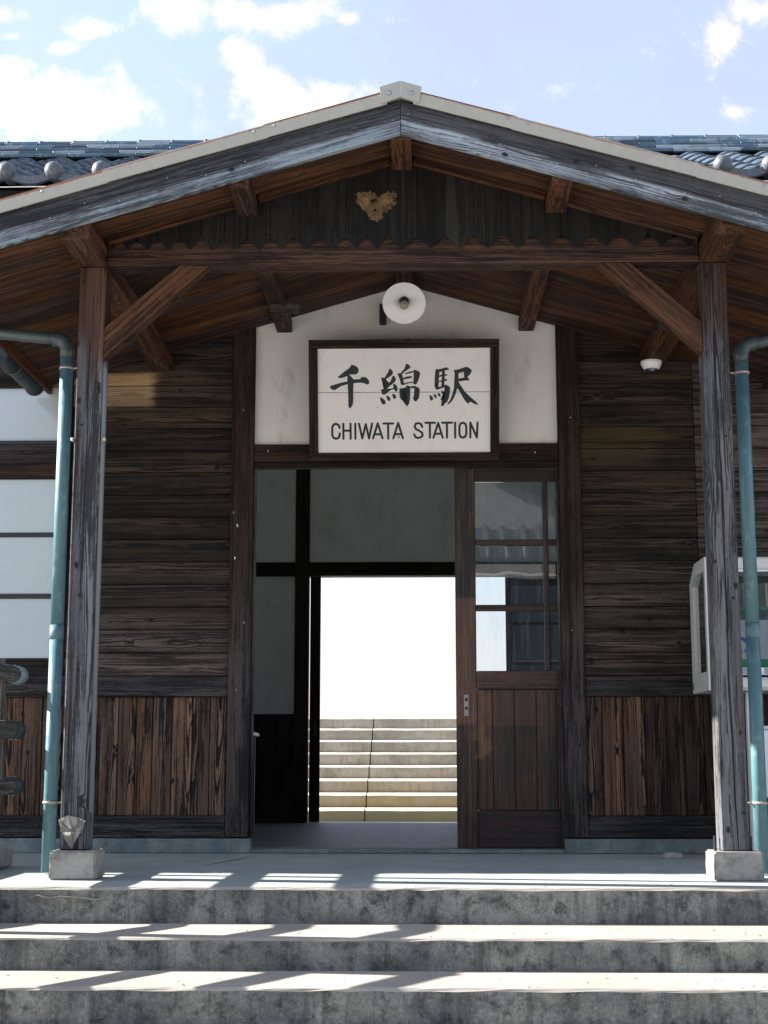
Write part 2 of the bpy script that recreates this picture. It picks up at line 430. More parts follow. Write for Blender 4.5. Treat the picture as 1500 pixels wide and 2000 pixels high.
M['ridge_pale'] = paint('bleached_pale_ridge_tile', (0.24, 0.31, 0.36), rough=0.5, var=0.25, scale=8.0, rnd_var=0.25, dirt=(0.06, 0.12, 0.17), dirt_amt=0.8)
M['roundend'] = paint('grey_round_end_tile', (0.075, 0.09, 0.115), rough=0.5, var=0.25, scale=30.0, dirt=(0.22, 0.235, 0.25), dirt_amt=0.7, bump=0.3)
M['board_white'] = paint('white_painted_sign_board', (0.84, 0.82, 0.82), rough=0.55, var=0.03, scale=5.0, dirt=(0.60, 0.52, 0.47), dirt_amt=0.25)
M['ink'] = paint('faded_black_green_paint', (0.011, 0.022, 0.027), rough=0.6, var=0.35, scale=40.0)
M['enamel'] = paint('white_enamel', (0.82, 0.82, 0.82), rough=0.25, var=0.03, scale=10.0)
M['bulb'] = paint('dusty_bulb_glass', (0.30, 0.29, 0.20), rough=0.25, var=0.1, scale=20.0)
M['black'] = paint('black_iron', (0.015, 0.02, 0.022), rough=0.5, var=0.2, scale=20.0)
M['rustspot'] = paint('rust_chip', (0.28, 0.11, 0.04), rough=0.8, var=0.4, scale=60.0)
M['mesh_white'] = paint('off_white_cabinet_paint', (0.58, 0.61, 0.59), rough=0.4, var=0.05, scale=6.0, dirt=(0.45, 0.46, 0.42), dirt_amt=0.3)
M['green'] = paint('green_telephone_plastic', (0.03, 0.32, 0.10), rough=0.35, var=0.08)
M['dgreen'] = paint('dark_green_panel', (0.015, 0.10, 0.075), rough=0.35, var=0.2)
M['olive'] = paint('olive_cabinet_lining', (0.18, 0.22, 0.17), rough=0.7, var=0.25, scale=5.0)
M['paper'] = paint('white_notice_card', (0.72, 0.74, 0.80), rough=0.7, var=0.02)
M['blue'] = paint('blue_print', (0.02, 0.13, 0.62), rough=0.6, var=0.05)
M['navy'] = paint('navy_strip', (0.012, 0.05, 0.12), rough=0.4, var=0.2)
M['grey_lab'] = paint('grey_label', (0.25, 0.30, 0.36), rough=0.5, var=0.05)
M['frost'] = paint('frosted_window_glass', (0.46, 0.54, 0.57), rough=0.16, var=0.04, scale=1.2, spec=0.8)  # frosted glass; sky reflection is put into its pale base colour
M['transom'] = paint('transom_blind_with_sky_reflection', (0.42, 0.48, 0.51), rough=0.10, var=0.03, scale=1.0, spec=1.0)  # pale base paints the white blind together with reflected sky
M['sash'] = paint('black_sash_bar', (0.012, 0.016, 0.02), rough=0.5, var=0.2)
M['glass'] = glass('door_glass', dirt=0.045, boost=1.2)
M['glass_cab'] = glass('cabinet_glass', dirt=0.06)
M['log'] = wood('grey_imitation_log', (0.10, 0.095, 0.085), (0.36, 0.335, 0.31), K=1500, contrast=0.7, cath=1.5, fibre=0.6, bump=0.6, rough=0.8)
M['sleeve'] = paint('pale_teal_sleeve', (0.22, 0.31, 0.32), rough=0.5, var=0.2, scale=20, dirt=(0.4, 0.42, 0.4), dirt_amt=0.5)
M['cap_dk'] = paint('dark_rail_sleeve', (0.045, 0.06, 0.065), rough=0.45, var=0.2, scale=20)
M['wasp'] = concrete('old_nest_mud', (0.075, 0.04, 0.02), (0.26, 0.18, 0.085), 22.0, 0.5, bump=1.0, fine=120, st=0.3, stain=(0.12, 0.05, 0.02))
M['house_wall'] = paint('white_house_plaster', (0.70, 0.70, 0.68), rough=0.9, var=0.05)
M['leaf'] = paint('dark_leaves', (0.045, 0.085, 0.03), rough=0.6, var=0.5, scale=3.0)
M['bark'] = paint('tree_bark', (0.10, 0.07, 0.05), rough=0.9, var=0.3)
M['sea'] = paint('calm_sea_water', (0.05, 0.10, 0.14), rough=0.15, var=0.1, scale=0.05)
M['lens'] = paint('smoked_camera_dome', (0.02, 0.022, 0.025), rough=0.08, var=0.1, spec=0.8)
M['tan'] = paint('bare_tan_wood_patch', (0.26, 0.17, 0.085), rough=0.8, var=0.2, scale=6)
M['notice'] = paint('faded_blue_notice', (0.10, 0.18, 0.24), rough=0.6, var=0.3, scale=4)
M['knotwood'] = paint('dark_knot_wood', (0.016, 0.013, 0.012), rough=0.85, var=0.5, scale=90)
M['crack'] = paint('dark_wood_split', (0.006, 0.006, 0.007), rough=0.9, var=0.1)

# ------------------------------------------------------------------ objects
WM = {}


def link(o, parent=None, world=None, **props):
    COL.objects.link(o)
    world = world.copy() if world is not None else Matrix.Identity(4)
    if parent is not None:
        o.parent = parent
        o.matrix_basis = WM[parent.name].inverted() @ world
    else:
        o.matrix_basis = world
    WM[o.name] = world
    for k, val in props.items():
        if val is not None:
            o[k] = val
    return o


def thing(name, label, cat, loc=(0, 0, 0), group=None):
    return link(bpy.data.objects.new(name, None), None, Matrix.Translation(loc), label=label, category=cat, group=group)


def empty(name, parent, loc=(0, 0, 0), **props):
    return link(bpy.data.objects.new(name, None), parent, Matrix.Translation(loc), **props)


def mesh_obj(name, me, parent=None, world=None, **props):
    return link(bpy.data.objects.new(name, me), parent, world, **props)


MC = {}


def box_mesh(lx, ly, lz, mat, bevel):
    key = (round(lx, 4), round(ly, 4), round(lz, 4), mat, bevel)
    if key in MC:
        return MC[key]
    bm = bmesh.new()
    bmesh.ops.create_cube(bm, size=1.0)
    for v_ in bm.verts:
        v_.co = Vector((v_.co.x * lx, v_.co.y * ly, v_.co.z * lz))
    if bevel:
        bmesh.ops.bevel(bm, geom=bm.edges[:], offset=bevel, segments=1, affect='EDGES')
    me = bpy.data.meshes.new('box')
    bm.to_mesh(me)
    bm.free()
    me.materials.append(M[mat])
    MC[key] = me
    return me


def box(name, lo, hi, mat, parent=None, bevel=0.0, grain='X', **props):
    """axis-aligned box; local X is the grain direction"""
    lo, hi = Vector(lo), Vector(hi)
    c, s = (lo + hi) / 2, hi - lo
    if grain == 'X':
        rot, dims = Matrix.Identity(3), (s.x, s.y, s.z)
    elif grain == 'Z':
        rot, dims = Matrix(((0, 0, -1), (0, 1, 0), (1, 0, 0))), (s.z, s.y, s.x)
    else:
        rot, dims = Matrix(((0, -1, 0), (1, 0, 0), (0, 0, 1))), (s.y, s.x, s.z)
    me = box_mesh(*dims, mat, bevel)
    return mesh_obj(name, me, parent, Matrix.Translation(c) @ rot.to_4x4(), **props)


def beam(name, a, b, w, h, mat, parent=None, bevel=0.004, up=(0, 0, 1), **props):
    """timber from a to b (centre line), w across, h along up"""
    a, b = Vector(a), Vector(b)
    x = (b - a).normalized()
    upv = Vector(up)
    y = upv.cross(x).normalized()
    z = x.cross(y)
    rot = Matrix((x, y, z)).transposed()
    me = box_mesh((b - a).length, w, h, mat, bevel)
    return mesh_obj(name, me, parent, Matrix.Translation((a + b) / 2) @ rot.to_4x4(), **props)


def prism_mesh(pts, t0, t1, mat, plane='XZ'):
    bm = bmesh.new()

    def mk(p, t):
        return (p[0], t, p[1]) if plane == 'XZ' else (p[0], p[1], t)
    A = [bm.verts.new(mk(p, t0)) for p in pts]
    B = [bm.verts.new(mk(p, t1)) for p in pts]
    bm.faces.new(A)
    bm.faces.new(B[::-1])
    n = len(pts)
    for i in range(n):
        bm.faces.new((A[i], B[i], B[(i + 1) % n], A[(i + 1) % n]))
    bmesh.ops.recalc_face_normals(bm, faces=bm.faces[:])
    me = bpy.data.meshes.new('prism')
    bm.to_mesh(me)
    bm.free()
    me.materials.append(M[mat])
    return me


def tube_bm(bm, pts, r, seg=12, caps=True):
    pts = [Vector(p) for p in pts]
    rs = r if isinstance(r, (list, tuple)) else [r] * len(pts)
    rings = []
    up = Vector((0, 0, 1))
    prev = None
    for i, p in enumerate(pts):
        dr = (pts[min(i + 1, len(pts) - 1)] - pts[max(i - 1, 0)]).normalized()
        if prev is None:
            ref = up if abs(dr.z) < 0.9 else Vector((1, 0, 0))
            n1 = dr.cross(ref).normalized()
        else:
            n1 = (prev - dr * prev.dot(dr)).normalized()
        prev = n1
        n2 = dr.cross(n1)
        rings.append([bm.verts.new(p + (n1 * math.cos(2 * PI * k / seg) + n2 * math.sin(2 * PI * k / seg)) * rs[i]) for k in range(seg)])
    for a, b in zip(rings, rings[1:]):
        for k in range(seg):
            bm.faces.new((a[k], a[(k + 1) % seg], b[(k + 1) % seg], b[k]))
    if caps:
        bm.faces.new(rings[0][::-1])
        bm.faces.new(rings[-1])


def tube(name, pts, r, mat, parent=None, seg=12, smooth=True, **props):
    bm = bmesh.new()
    c = sum((Vector(p) for p in pts), Vector()) / len(pts)
    tube_bm(bm, [Vector(p) - c for p in pts], r, seg)
    bmesh.ops.recalc_face_normals(bm, faces=bm.faces[:])
    me = bpy.data.meshes.new('tube')
    bm.to_mesh(me)
    bm.free()
    me.materials.append(M[mat])
    if smooth:
        for p in me.polygons:
            p.use_smooth = len(p.vertices) == 4
    return mesh_obj(name, me, parent, Matrix.Translation(c), **props)


def log_piece(name, a, b, r, mat, parent, seg=16, **props):
    """cylinder with local X along the axis and slightly uneven radius"""
    a, b = Vector(a), Vector(b)
    L = (b - a).length
    bm = bmesh.new()
    n = max(3, int(L / 0.12))
    tube_bm(bm, [((i / n - 0.5) * L, 0, 0) for i in range(n + 1)], [r * R.uniform(0.94, 1.05) if 0 < i < n else r * 0.9 for i in range(n + 1)], seg)
    for v_ in bm.verts:
        v_.co.y += R.uniform(-1, 1) * r * 0.03
    bmesh.ops.recalc_face_normals(bm, faces=bm.faces[:])
    me = bpy.data.meshes.new('log')
    bm.to_mesh(me)
    bm.free()
    me.materials.append(M[mat])
    for p in me.polygons:
        p.use_smooth = len(p.vertices) == 4
    x = (b - a).normalized()
    y = Vector((0, 0, 1)).cross(x)
    if y.length < 0.1:
        y = Vector((0, 1, 0)).cross(x)
    y.normalize()
    rot = Matrix((x, y, x.cross(y))).transposed()
    return mesh_obj(name, me, parent, Matrix.Translation((a + b) / 2) @ rot.to_4x4(), **props)


def lathe(name, prof, mat, parent, world, seg=32, **props):
    bm = bmesh.new()
    rings = []
    for r, z in prof:
        if r < 1e-5:
            rings.append([bm.verts.new((0, 0, z))])
        else:
            rings.append([bm.verts.new((r * math.cos(2 * PI * k / seg), r * math.sin(2 * PI * k / seg), z)) for k in range(seg)])
    for a, b in zip(rings, rings[1:]):
        for k in range(seg):
            k2 = (k + 1) % seg
            if len(a) == 1 and len(b) == 1:
                continue
            if len(a) == 1:
                bm.faces.new((a[0], b[k2], b[k]))
            elif len(b) == 1:
                bm.faces.new((a[k], a[k2], b[0]))
            else:
                bm.faces.new((a[k], a[k2], b[k2], b[k]))
    bmesh.ops.recalc_face_normals(bm, faces=bm.faces[:])
    me = bpy.data.meshes.new('lathe')
    bm.to_mesh(me)
    bm.free()
    me.materials.append(M[mat])
    for p in me.polygons:
        p.use_smooth = True
    return mesh_obj(name, me, parent, world, **props)


# ================================================================== SETTING
GZ = -0.86
box('ground', (-400, -400, GZ - 0.3), (400, 30, GZ), 'asphalt', kind='structure')
box('sea', (-2500, 30.01, -3.2), (2500, 5000, -3.0), 'sea', kind='structure')
box('platform_ground', (-14, 4.02, GZ + 0.004), (14, 29.9, -0.10), 'slab', kind='structure')
box('porch_floor', (-2.32, -2.318, GZ + 0.004), (8, -0.02, 0.0), 'slab', bevel=0.008, kind='structure')
box('side_path', (-14, -2.318, GZ + 0.004), (-2.33, -0.02, -0.004), 'slab', kind='structure')

# front steps: riser faces and treads differ (treads bleached, risers mossy)
EDGE = [(-2.33, 0.0), (-2.825, -0.150), (-3.253, -0.275), (-3.69, -0.41), (-4.13, -0.55), (-4.57, -0.70)]
steps = thing('entrance_steps', 'broad mossy concrete steps climbing to the station porch', 'steps', (0, -3.3, GZ))


def step_mesh(y_front, y_back, z_top, z_bot, x0, x1):
    bm = bmesh.new()
    nx = 110
    bev = 0.010
    rows = []
    prof = [(y_front, z_bot), (y_front, z_top - 0.07), (y_front, z_top - bev), (y_front + bev * 0.4, z_top - bev * 0.35), (y_front + bev * 1.2, z_top), (y_back, z_top)]
    for i in range(nx + 1):
        x = x0 + (x1 - x0) * i / nx
        row = []
        for j, (y, z) in enumerate(prof):
            jy = R.uniform(-1, 1) * (0.0030 if 0 < j < 5 else 0)
            jz = R.uniform(-1, 0.3) * (0.0040 if j in (2, 3) else 0)
            row.append(bm.verts.new((x, y + jy, z + jz)))
        rows.append(row)
    for a, b in zip(rows, rows[1:]):
        for j in range(len(prof) - 1):
            f_ = bm.faces.new((a[j], b[j], b[j + 1], a[j + 1]))
            f_.material_index = 0 if j < 2 else 1
    for row, fl in ((rows[0], False), (rows[-1], True)):
        vb = bm.verts.new((row[0].co.x, y_back, z_bot))
        bm.faces.new(row + [vb])
    bmesh.ops.recalc_face_normals(bm, faces=bm.faces[:])
    me = bpy.data.meshes.new('step')
    bm.to_mesh(me)
    bm.free()
    me.materials.append(M['riser'])
    me.materials.append(M['tread'])
    return me


for i, (y, z) in enumerate(EDGE):
    yb = -2.05 if i == 0 else EDGE[i - 1][0] + 0.004
    zb = (EDGE[i + 1][1] - 0.01) if i + 1 < len(EDGE) else GZ
    if i == 0:
        # slab edge: riser skin just in front of the slab body
        me = step_mesh(y, -2.319, 0.0, -0.16, -2.32, 8.0)
    else:
        me = step_mesh(y, yb, z, zb, -2.32, 8.0)
    mesh_obj('step', me, steps)
# pale ridge on the top riser paints a crack edge catching light
cr = [(-1.60 + 0.05 * i + 0.0, -2.3335, -0.045 + 0.006 * math.sin(i * 1.9) + (0.004 if i % 2 else 0) + 0.002 * i * (1 if i < 4 else -0.2)) for i in range(8)]
tube('lit_crack_edge', cr, [0.001] + [0.004] * 6 + [0.001], 'tread', steps, seg=6)
tube('floor_crack', [(-1.02, -1.02, 0.0), (-0.97, -0.80, 0.0005), (-0.90, -0.55, 0.0005), (-0.86, -0.30, 0.0)], [0.001, 0.0025, 0.0025, 0.001], 'crack', seg=5, kind='structure')
# small grit and leaves lying on the treads
grit = thing('litter', 'tiny pale pebbles scattered on the step treads', 'pebbles', (0.0, -2.6, -0.15))
gb = bmesh.new()
for k in range(120):
    st = R.choice(EDGE[:3])
    x = R.uniform(-1.7, 1.8)
    y = st[0] + R.uniform(0.0, 0.30)
    s_ = R.uniform(0.0015, 0.0045)
    bmesh.ops.create_icosphere(gb, subdivisions=1, radius=s_, matrix=Matrix.Translation((x, y + 2.6, st[1] + 0.15 + s_ * 0.5)) @ Matrix.Diagonal((1.4, 1, 0.6, 1)))
gm = bpy.data.meshes.new('grit')
gb.to_mesh(gm)
gb.free()
gm.materials.append(M['tread'])
mesh_obj('pebbles', gm, grit, Matrix.Translation((0, -2.6, -0.15)), kind='stuff')

# ================================================================== BUILDING
B = thing('station_building', 'old dark timber station with plastered entrance bay and tiled roof', 'building', (0, 0, 0))


def part(name, **k):
    return empty(name, B, **k)


# ---- front wall
FW = part('front_wall')
box('foundation', (-4.2, -0.018, -0.0), (-0.90, 0.10, 0.083), 'found', FW, 0.004)
box('foundation', (0.935, -0.018, -0.0), (4.2, 0.10, 0.083), 'found', FW, 0.004)
box('threshold', (-0.898, -0.012, -0.0), (0.933, 0.20, 0.022), 'found', FW, 0.003)
box('wall_backing', (-14, 0.075, 0.084), (-0.93, 0.18, 3.95), 'inner', FW, kind=None)
box('wall_backing', (0.96, 0.075, 0.084), (14, 0.18, 3.95), 'inner', FW)
box('wall_backing', (-0.928, 0.079, 2.46), (0.958, 0.17, 3.95), 'plaster_in', FW)
# door pillars
box('pillar', (-1.052, 0.0, 0.090), (-0.918, 0.072, 3.45), 'trim', FW, 0.004, 'Z', wear=0.05, tone=0.15)
box('pillar', (0.942, 0.0, 0.090), (1.076, 0.072, 3.45), 'trim', FW, 0.004, 'Z', wear=0.05, tone=0.15)
box('pillar_moulding', (-0.916, 0.03, 0.023), (-0.900, 0.070, 2.30), 'trim', FW, 0.002, 'Z', wear=1.3, tone=0.9)
box('pillar_moulding', (0.925, 0.03, 0.023), (0.940, 0.056, 2.30), 'trim', FW, 0.002, 'Z', wear=1.3, tone=0.9)
box('lintel', (-0.916, 0.004, 2.335), (0.940, 0.074, 2.442), 'lintel', FW, 0.004)
box('lintel_lip', (-0.916, 0.014, 2.298), (0.940, 0.074, 2.333), 'lintel', FW, 0.003, tone=-0.2)
box('plaster_panel', (-0.916, 0.036, 2.443), (0.940, 0.076, 3.9), 'plaster', FW)


# siding
def siding(x0, x1, side):
    z = 1.032 - 0.1378 * 0
    i = 0
    while z < 3.85:
        zc = z + 0.070
        # lower edge proud: tilt each lap board
        a = Vector((x0, 0.036, zc))
        b_ = Vector((x1, 0.036, zc))
        up = Vector((0, 0.050, 1)).normalized()
        wear = 0.0
        tone = R.uniform(-0.3, 0.25)
        if side == 'L':
            if z > 2.5:
                tone += 0.35
            if z < 1.3:
                wear = 0.35
        elif side == 'R':
            if 1.95 < z < 2.5:
                tone += 0.1
            if z < 1.5:
                wear = 0.25
        elif side == 'RR':
            wear, tone = (0.7, 0.15) if z > 1.5 else (0.3, 0.0)
        elif side == 'LL':
            wear = 0.3
        beam('siding_board', a, b_, 0.013, 0.1338, 'siding', FW, 0.002, up=up, wear=wear, tone=tone)
        if side in ('L',) and i in (12, 13):
            pass
        z += 0.1378
        i += 1


siding(-2.043, -1.054, 'L')
siding(1.078, 1.770, 'R')
siding(1.774, 3.6, 'RR')
siding(-6.4, -3.60, 'LL')
# rails and wainscot
for x0, x1 in ((-6.4, -1.054), (1.078, 3.6)):
    box('middle_rail', (x0, 0.006, 0.909), (x1, 0.074, 1.030), 'trim', FW, 0.004, wear=0.5, tone=-0.15)
    box('ground_sill', (x0, 0.000, 0.085), (x1, 0.074, 0.214), 'trim', FW, 0.005, wear=0.35, tone=-0.1)
# wainscot boards, widths from the wall itself
XL = [-1.056, -1.157, -1.262, -1.382, -1.500, -1.600, -1.705, -1.83, -1.95, -2.045, -2.16, -2.28, -2.40, -2.52, -2.64]
for k, (a, b_) in enumerate(zip(XL, XL[1:])):
    box('wainscot_board', (b_ + 0.0025, 0.030 + R.uniform(0, .004), 0.2145), (a - 0.0025, 0.052, 0.9085), 'wains', FW, 0.0035, 'Z', tone=R.uniform(-0.05, 0.45), wear=0.15)
XR = [1.078, 1.172, 1.292, 1.42, 1.545, 1.655, 1.77, 1.885, 2.0, 2.11, 2.23, 2.35, 2.47, 2.6]
for k, (a, b_) in enumerate(zip(XR, XR[1:])):
    box('wainscot_board', (a + 0.0025, 0.030 + R.uniform(0, .004), 0.2145), (b_ - 0.0025, 0.052, 0.9085), 'wains', FW, 0.0035, 'Z', tone=(0.25, 0.15, -0.1, -0.55, -0.6, -0.6)[min(k, 5)], wear=0.15)

# ---- left window
LW = part('window')
X0, X1 = -3.60, -2.152
box('window_post', (-2.105, 0.002, 1.031), (-2.045, 0.074, 3.2), 'trim', LW, 0.003, 'Z', wear=0.3)
box('window_post', (-3.60, 0.002, 1.031), (-3.54, 0.074, 3.2), 'trim', LW, 0.003, 'Z', wear=0.3)
X1 = -2.107
box('window_header', (X0 + .062, 0.004, 2.330), (X1, 0.074, 2.452), 'trim', LW, 0.003, wear=0.9, tone=-0.3)
box('sash_rail', (X0 + .062, 0.010, 2.236), (X1, 0.070, 2.328), 'lintel', LW, 0.003, tone=-0.2)
box('window_sill', (X0 + .062, 0.016, 1.032), (X1, 0.070, 1.140), 'inner', LW, 0.004)
box('upper_board', (X0 + .062, 0.010, 2.812), (X1, 0.070, 3.2), 'siding', LW, 0.003)
box('lower_rail', (X0 + .062, 0.012, 2.4525), (X1, 0.068, 2.476), 'sash', LW, 0.002)
box('transom_pane', (X0 + .062, 0.034, 2.4765), (X1, 0.040, 2.8115), 'transom', LW)
for z0, z1 in ((1.1405, 1.500), (1.530, 1.877), (1.905, 2.2355)):
    box('window_pane', (X0 + .062, 0.034, z0), (X1, 0.040, z1), 'frost', LW)
for z0, z1 in ((1.5005, 1.5295), (1.8775, 1.9045)):
    box('muntin', (X0 + .062, 0.022, z0), (X1, 0.048, z1), 'sash', LW, 0.002)


# ---- sliding door, pushed to the right
def sliding_door(x0, x1, y, glassy=True):
    D = empty('sliding_door', B, (x0, y, 0.025))
    w = 0.036
    k = dict(bevel=0.004)
    box('stile', (x0, y, 0.026), (x0 + 0.124, y + w, 2.297), 'door', D, grain='Z', tone=0.35, **k)
    box('stile', (x1 - 0.11, y, 0.026), (x1, y + w, 2.297), 'door', D, grain='Z', **k)
    xa, xb = x0 + 0.1245, x1 - 0.1105
    box('top_rail', (xa, y + .001, 2.218), (xb, y + w - .001, 2.297), 'door', D, **k)
    box('lock_rail', (xa, y + .001, 0.954), (xb, y + w - .001, 1.064), 'door', D, tone=0.25, **k)
    box('bottom_rail', (xa, y + .001, 0.026), (xb, y + w - .001, 0.244), 'door', D, tone=-0.2, **k)
    xm0, xm1 = x0 + 0.535, x0 + 0.568
    box('muntin', (xm0, y + .002, 1.0645), (xm1, y + w - .002, 2.2175), 'door', D, grain='Z', bevel=0.003)
    zs = [(1.0645, 1.424), (1.462, 1.822), (1.860, 2.2175)]
    for a, b_ in ((1.424, 1.462), (1.822, 1.860)):
        box('muntin', (xa, y + .003, a), (xm0 - .0005, y + w - .003, b_), 'door', D, bevel=0.003)
        box('muntin', (xm1 + .0005, y + .003, a), (xb, y + w - .003, b_), 'door', D, bevel=0.003)
    for a, b_ in zs:
        box('pane', (xa, y + .016, a), (xm0, y + .019, b_), 'glass', D)
        box('pane', (xm1, y + .016, a), (xb, y + .019, b_), 'glass', D)
    js = [xa, x0 + 0.216, x0 + 0.346, x0 + 0.478, x0 + 0.60, x0 + 0.70, xb]
    for a, b_ in zip(js, js[1:]):
        box('panel_board', (a + .0015, y + .010, 0.2445), (b_ - .0015, y + .022, 0.9535), 'door', D, 0.0025, 'Z', tone=R.uniform(0.1, 0.45))
    box('panel_backing', (xa, y + .0235, 0.2445), (xb, y + .027, 0.9535), 'door', D)
    h = box('handle_plate', (x0 + 0.047, y - .003, 0.797), (x0 + 0.074, y - .0002, 0.921), 'steel', D, 0.001, 'Z')
    for zc, hh in ((0.893, .010), (0.842, .009)):
        box('finger_pull', (x0 + 0.052, y - .0045, zc - hh), (x0 + 0.069, y - .0032, zc + hh), 'black', D)
    box('lock', (x0 + 0.053, y - .0055, 0.861), (x0 + 0.068, y - .0032, 0.878), 'band', D, 0.001)
    return D


sliding_door(0.310, 1.205, 0.076 + 0.002)
# room: floor, side walls, ceiling, far wall
IN = part('waiting_room')
box('room_floor', (-2.6, 0.202, -0.2), (3.0, 4.0, 0.018), 'floor_in', IN)
box('room_ceiling', (-2.6, 0.19, 3.28), (3.0, 3.79, 3.33), 'plaster_in', IN)
box('side_wall', (-2.70, 0.19, 0.0), (-2.61, 4.0, 3.9), 'plaster_in', IN)
box('side_wall', (3.01, 0.19, 0.0), (3.10, 4.0, 0.9), 'plaster_in', IN)
box('side_wall', (3.01, 0.19, 2.4), (3.10, 4.0, 3.9), 'plaster_in', IN)  # unseen wall left open at mid height to let daylight into the room
box('inner_wall_lining', (1.25, 0.181, 0.0), (3.0, 0.19, 3.27), 'plaster_in', IN)
box('inner_wall_lining', (-2.6, 0.181, 0.0), (-1.1, 0.19, 3.27), 'plaster_in', IN)
FY = 3.80
FX0, FX1 = -0.757, 0.836
box('column', (-0.976, FY - 0.02, 0.019), (-0.856, FY + 0.10, 3.27), 'inner', IN, 0.004, 'Z')
box('column', (FX1 + 0.85, FY - 0.02, 0.019), (FX1 + 0.97, FY + 0.10, 3.27), 'inner', IN, 0.004, 'Z')
box('head_beam', (-2.6, FY - 0.01, 2.106), (-0.978, FY + 0.09, 2.225), 'inner', IN, 0.004)
box('head_beam', (-0.854, FY - 0.01, 2.106), (FX1 + .848, FY + 0.09, 2.225), 'inner', IN, 0.004)
box('head_beam', (FX1 + .972, FY - 0.01, 2.106), (3.0, FY + 0.09, 2.225), 'inner', IN, 0.004)
box('plaster_panel', (-2.6, FY + .02, 2.226), (-0.978, FY + 0.08, 3.27), 'plaster_in', IN)
box('plaster_panel', (-0.854, FY + .02, 2.226), (FX1 + .848, FY + 0.08, 3.27), 'plaster_in', IN)
box('plaster_panel', (FX1 + .972, FY + .02, 2.226), (3.0, FY + 0.08, 3.27), 'plaster_in', IN)
box('plaster_panel', (-2.6, FY + .02, 0.925), (-0.978, FY + 0.08, 2.105), 'plaster_in', IN)
box('plaster_panel', (FX1 + .972, FY + .02, 0.925), (3.0, FY + 0.08, 2.105), 'plaster_in', IN)
for k in range(11):
    box('wainscot_board', (-2.6 + k * .1475, FY + .01, 0.12), (-2.6 + k * .1475 + .144, FY + .08, 0.924), 'inner', IN, 0.003, 'Z')
box('ground_sill', (-2.6, FY - .005, 0.019), (-0.978, FY + .08, 0.119), 'inner', IN)
box('wainscot_board', (FX1 + .972, FY + .01, 0.019), (3.0, FY + .08, 0.924), 'inner', IN, 0.003, 'Z')
box('upper_wall', (-3.1, FY + .081, 2.11), (3.1, FY + .16, 3.94), 'inner', IN)
box('upper_wall', (-14, FY + .081, -.1), (-2.6, FY + .16, 3.94), 'inner', IN)
box('upper_wall', (3.0, FY + .081, -.1), (3.4, FY + .16, 3.94), 'inner', IN)
box('upper_wall', (-2.6, FY + .085, -.1), (-0.978, FY + .155, 2.109), 'inner', IN)
# left leaf standing open, a slit of daylight beside it
FD = empty('far_door', B, (-0.80, FY, 0.02))
box('stile', (-0.8465, FY + .035, 0.021), (-0.757, FY + .065, 2.104), 'inner', FD, 0.003, 'Z')
box('handle_plate', (-0.81, FY + .031, 0.74), (-0.785, FY + .0345, 0.86), 'black', FD)
# right leaf with dim panes
FD2 = empty('far_door', B, (FX1 + .3, FY, 0.02))
a0 = FX1
box('stile', (a0, FY + .02, 0.021), (a0 + .055, FY + .05, 2.104), 'inner', FD2, 0.003, 'Z', tone=0.8)
box('stile', (a0 + .78, FY + .02, 0.021), (a0 + .848, FY + .05, 2.104), 'inner', FD2, 0.003, 'Z')
box('bottom_panel', (a0 + .0555, FY + .025, 0.021), (a0 + .7795, FY + .045, 1.0), 'inner', FD2, 0.003)
box('top_rail', (a0 + .0555, FY + .025, 2.02), (a0 + .7795, FY + .045, 2.104), 'inner', FD2, 0.003)
for zr in (1.34, 1.68):
    box('muntin', (a0 + .0555, FY + .025, zr), (a0 + .7795, FY + .045, zr + .03), 'inner', FD2, 0.002)
box('blind', (a0 + .0555, FY + .034, 1.001), (a0 + .7795, FY + .037, 1.3395), 'notice', FD2)
box('blind', (a0 + .0555, FY + .034, 1.371), (a0 + .7795, FY + .037, 1.6795), 'notice', FD2)
box('blind', (a0 + .0555, FY + .034, 1.711), (a0 + .7795, FY + .037, 2.0195), 'notice', FD2)


# ---- main roof
MR = part('main_roof')
EY, EZ = -0.60, 3.930          # eave line (top of tiles)
RY, RZ = 1.90, 5.125
SL = (RZ - EZ) / (RY - EY)
slope_len = math.hypot(RY - EY, RZ - EZ)
ang = math.atan2(RZ - EZ, RY - EY)


def tile_mesh(wd=0.28, ln=0.27, amp=0.050, seg=10, th=0.018):
    bm = bmesh.new()

    def prof(s):
        # crest at both ends, trough in the middle
        return amp * (math.cos(2 * PI * s) * 0.5 + 0.5) ** 1.25
    rows = []
    for (y, dz) in ((0.0, 0.012), (ln, -0.004)):
        rows.append([bm.verts.new(((s / seg - 0.5) * wd * 1.0, y, prof(s / seg) + dz)) for s in range(seg + 1)])
    low = [bm.verts.new((v_.co.x, 0.0, v_.co.z - th)) for v_ in rows[0]]
    for k in range(seg):
        bm.faces.new((rows[0][k], rows[0][k + 1], rows[1][k + 1], rows[1][k]))
        bm.faces.new((low[k], low[k + 1], rows[0][k + 1], rows[0][k]))
    me = bpy.data.meshes.new('tile')
    bm.to_mesh(me)
    bm.free()
    me.materials.append(M['tile'])
    for p in me.polygons:
        p.use_smooth = True
    return me


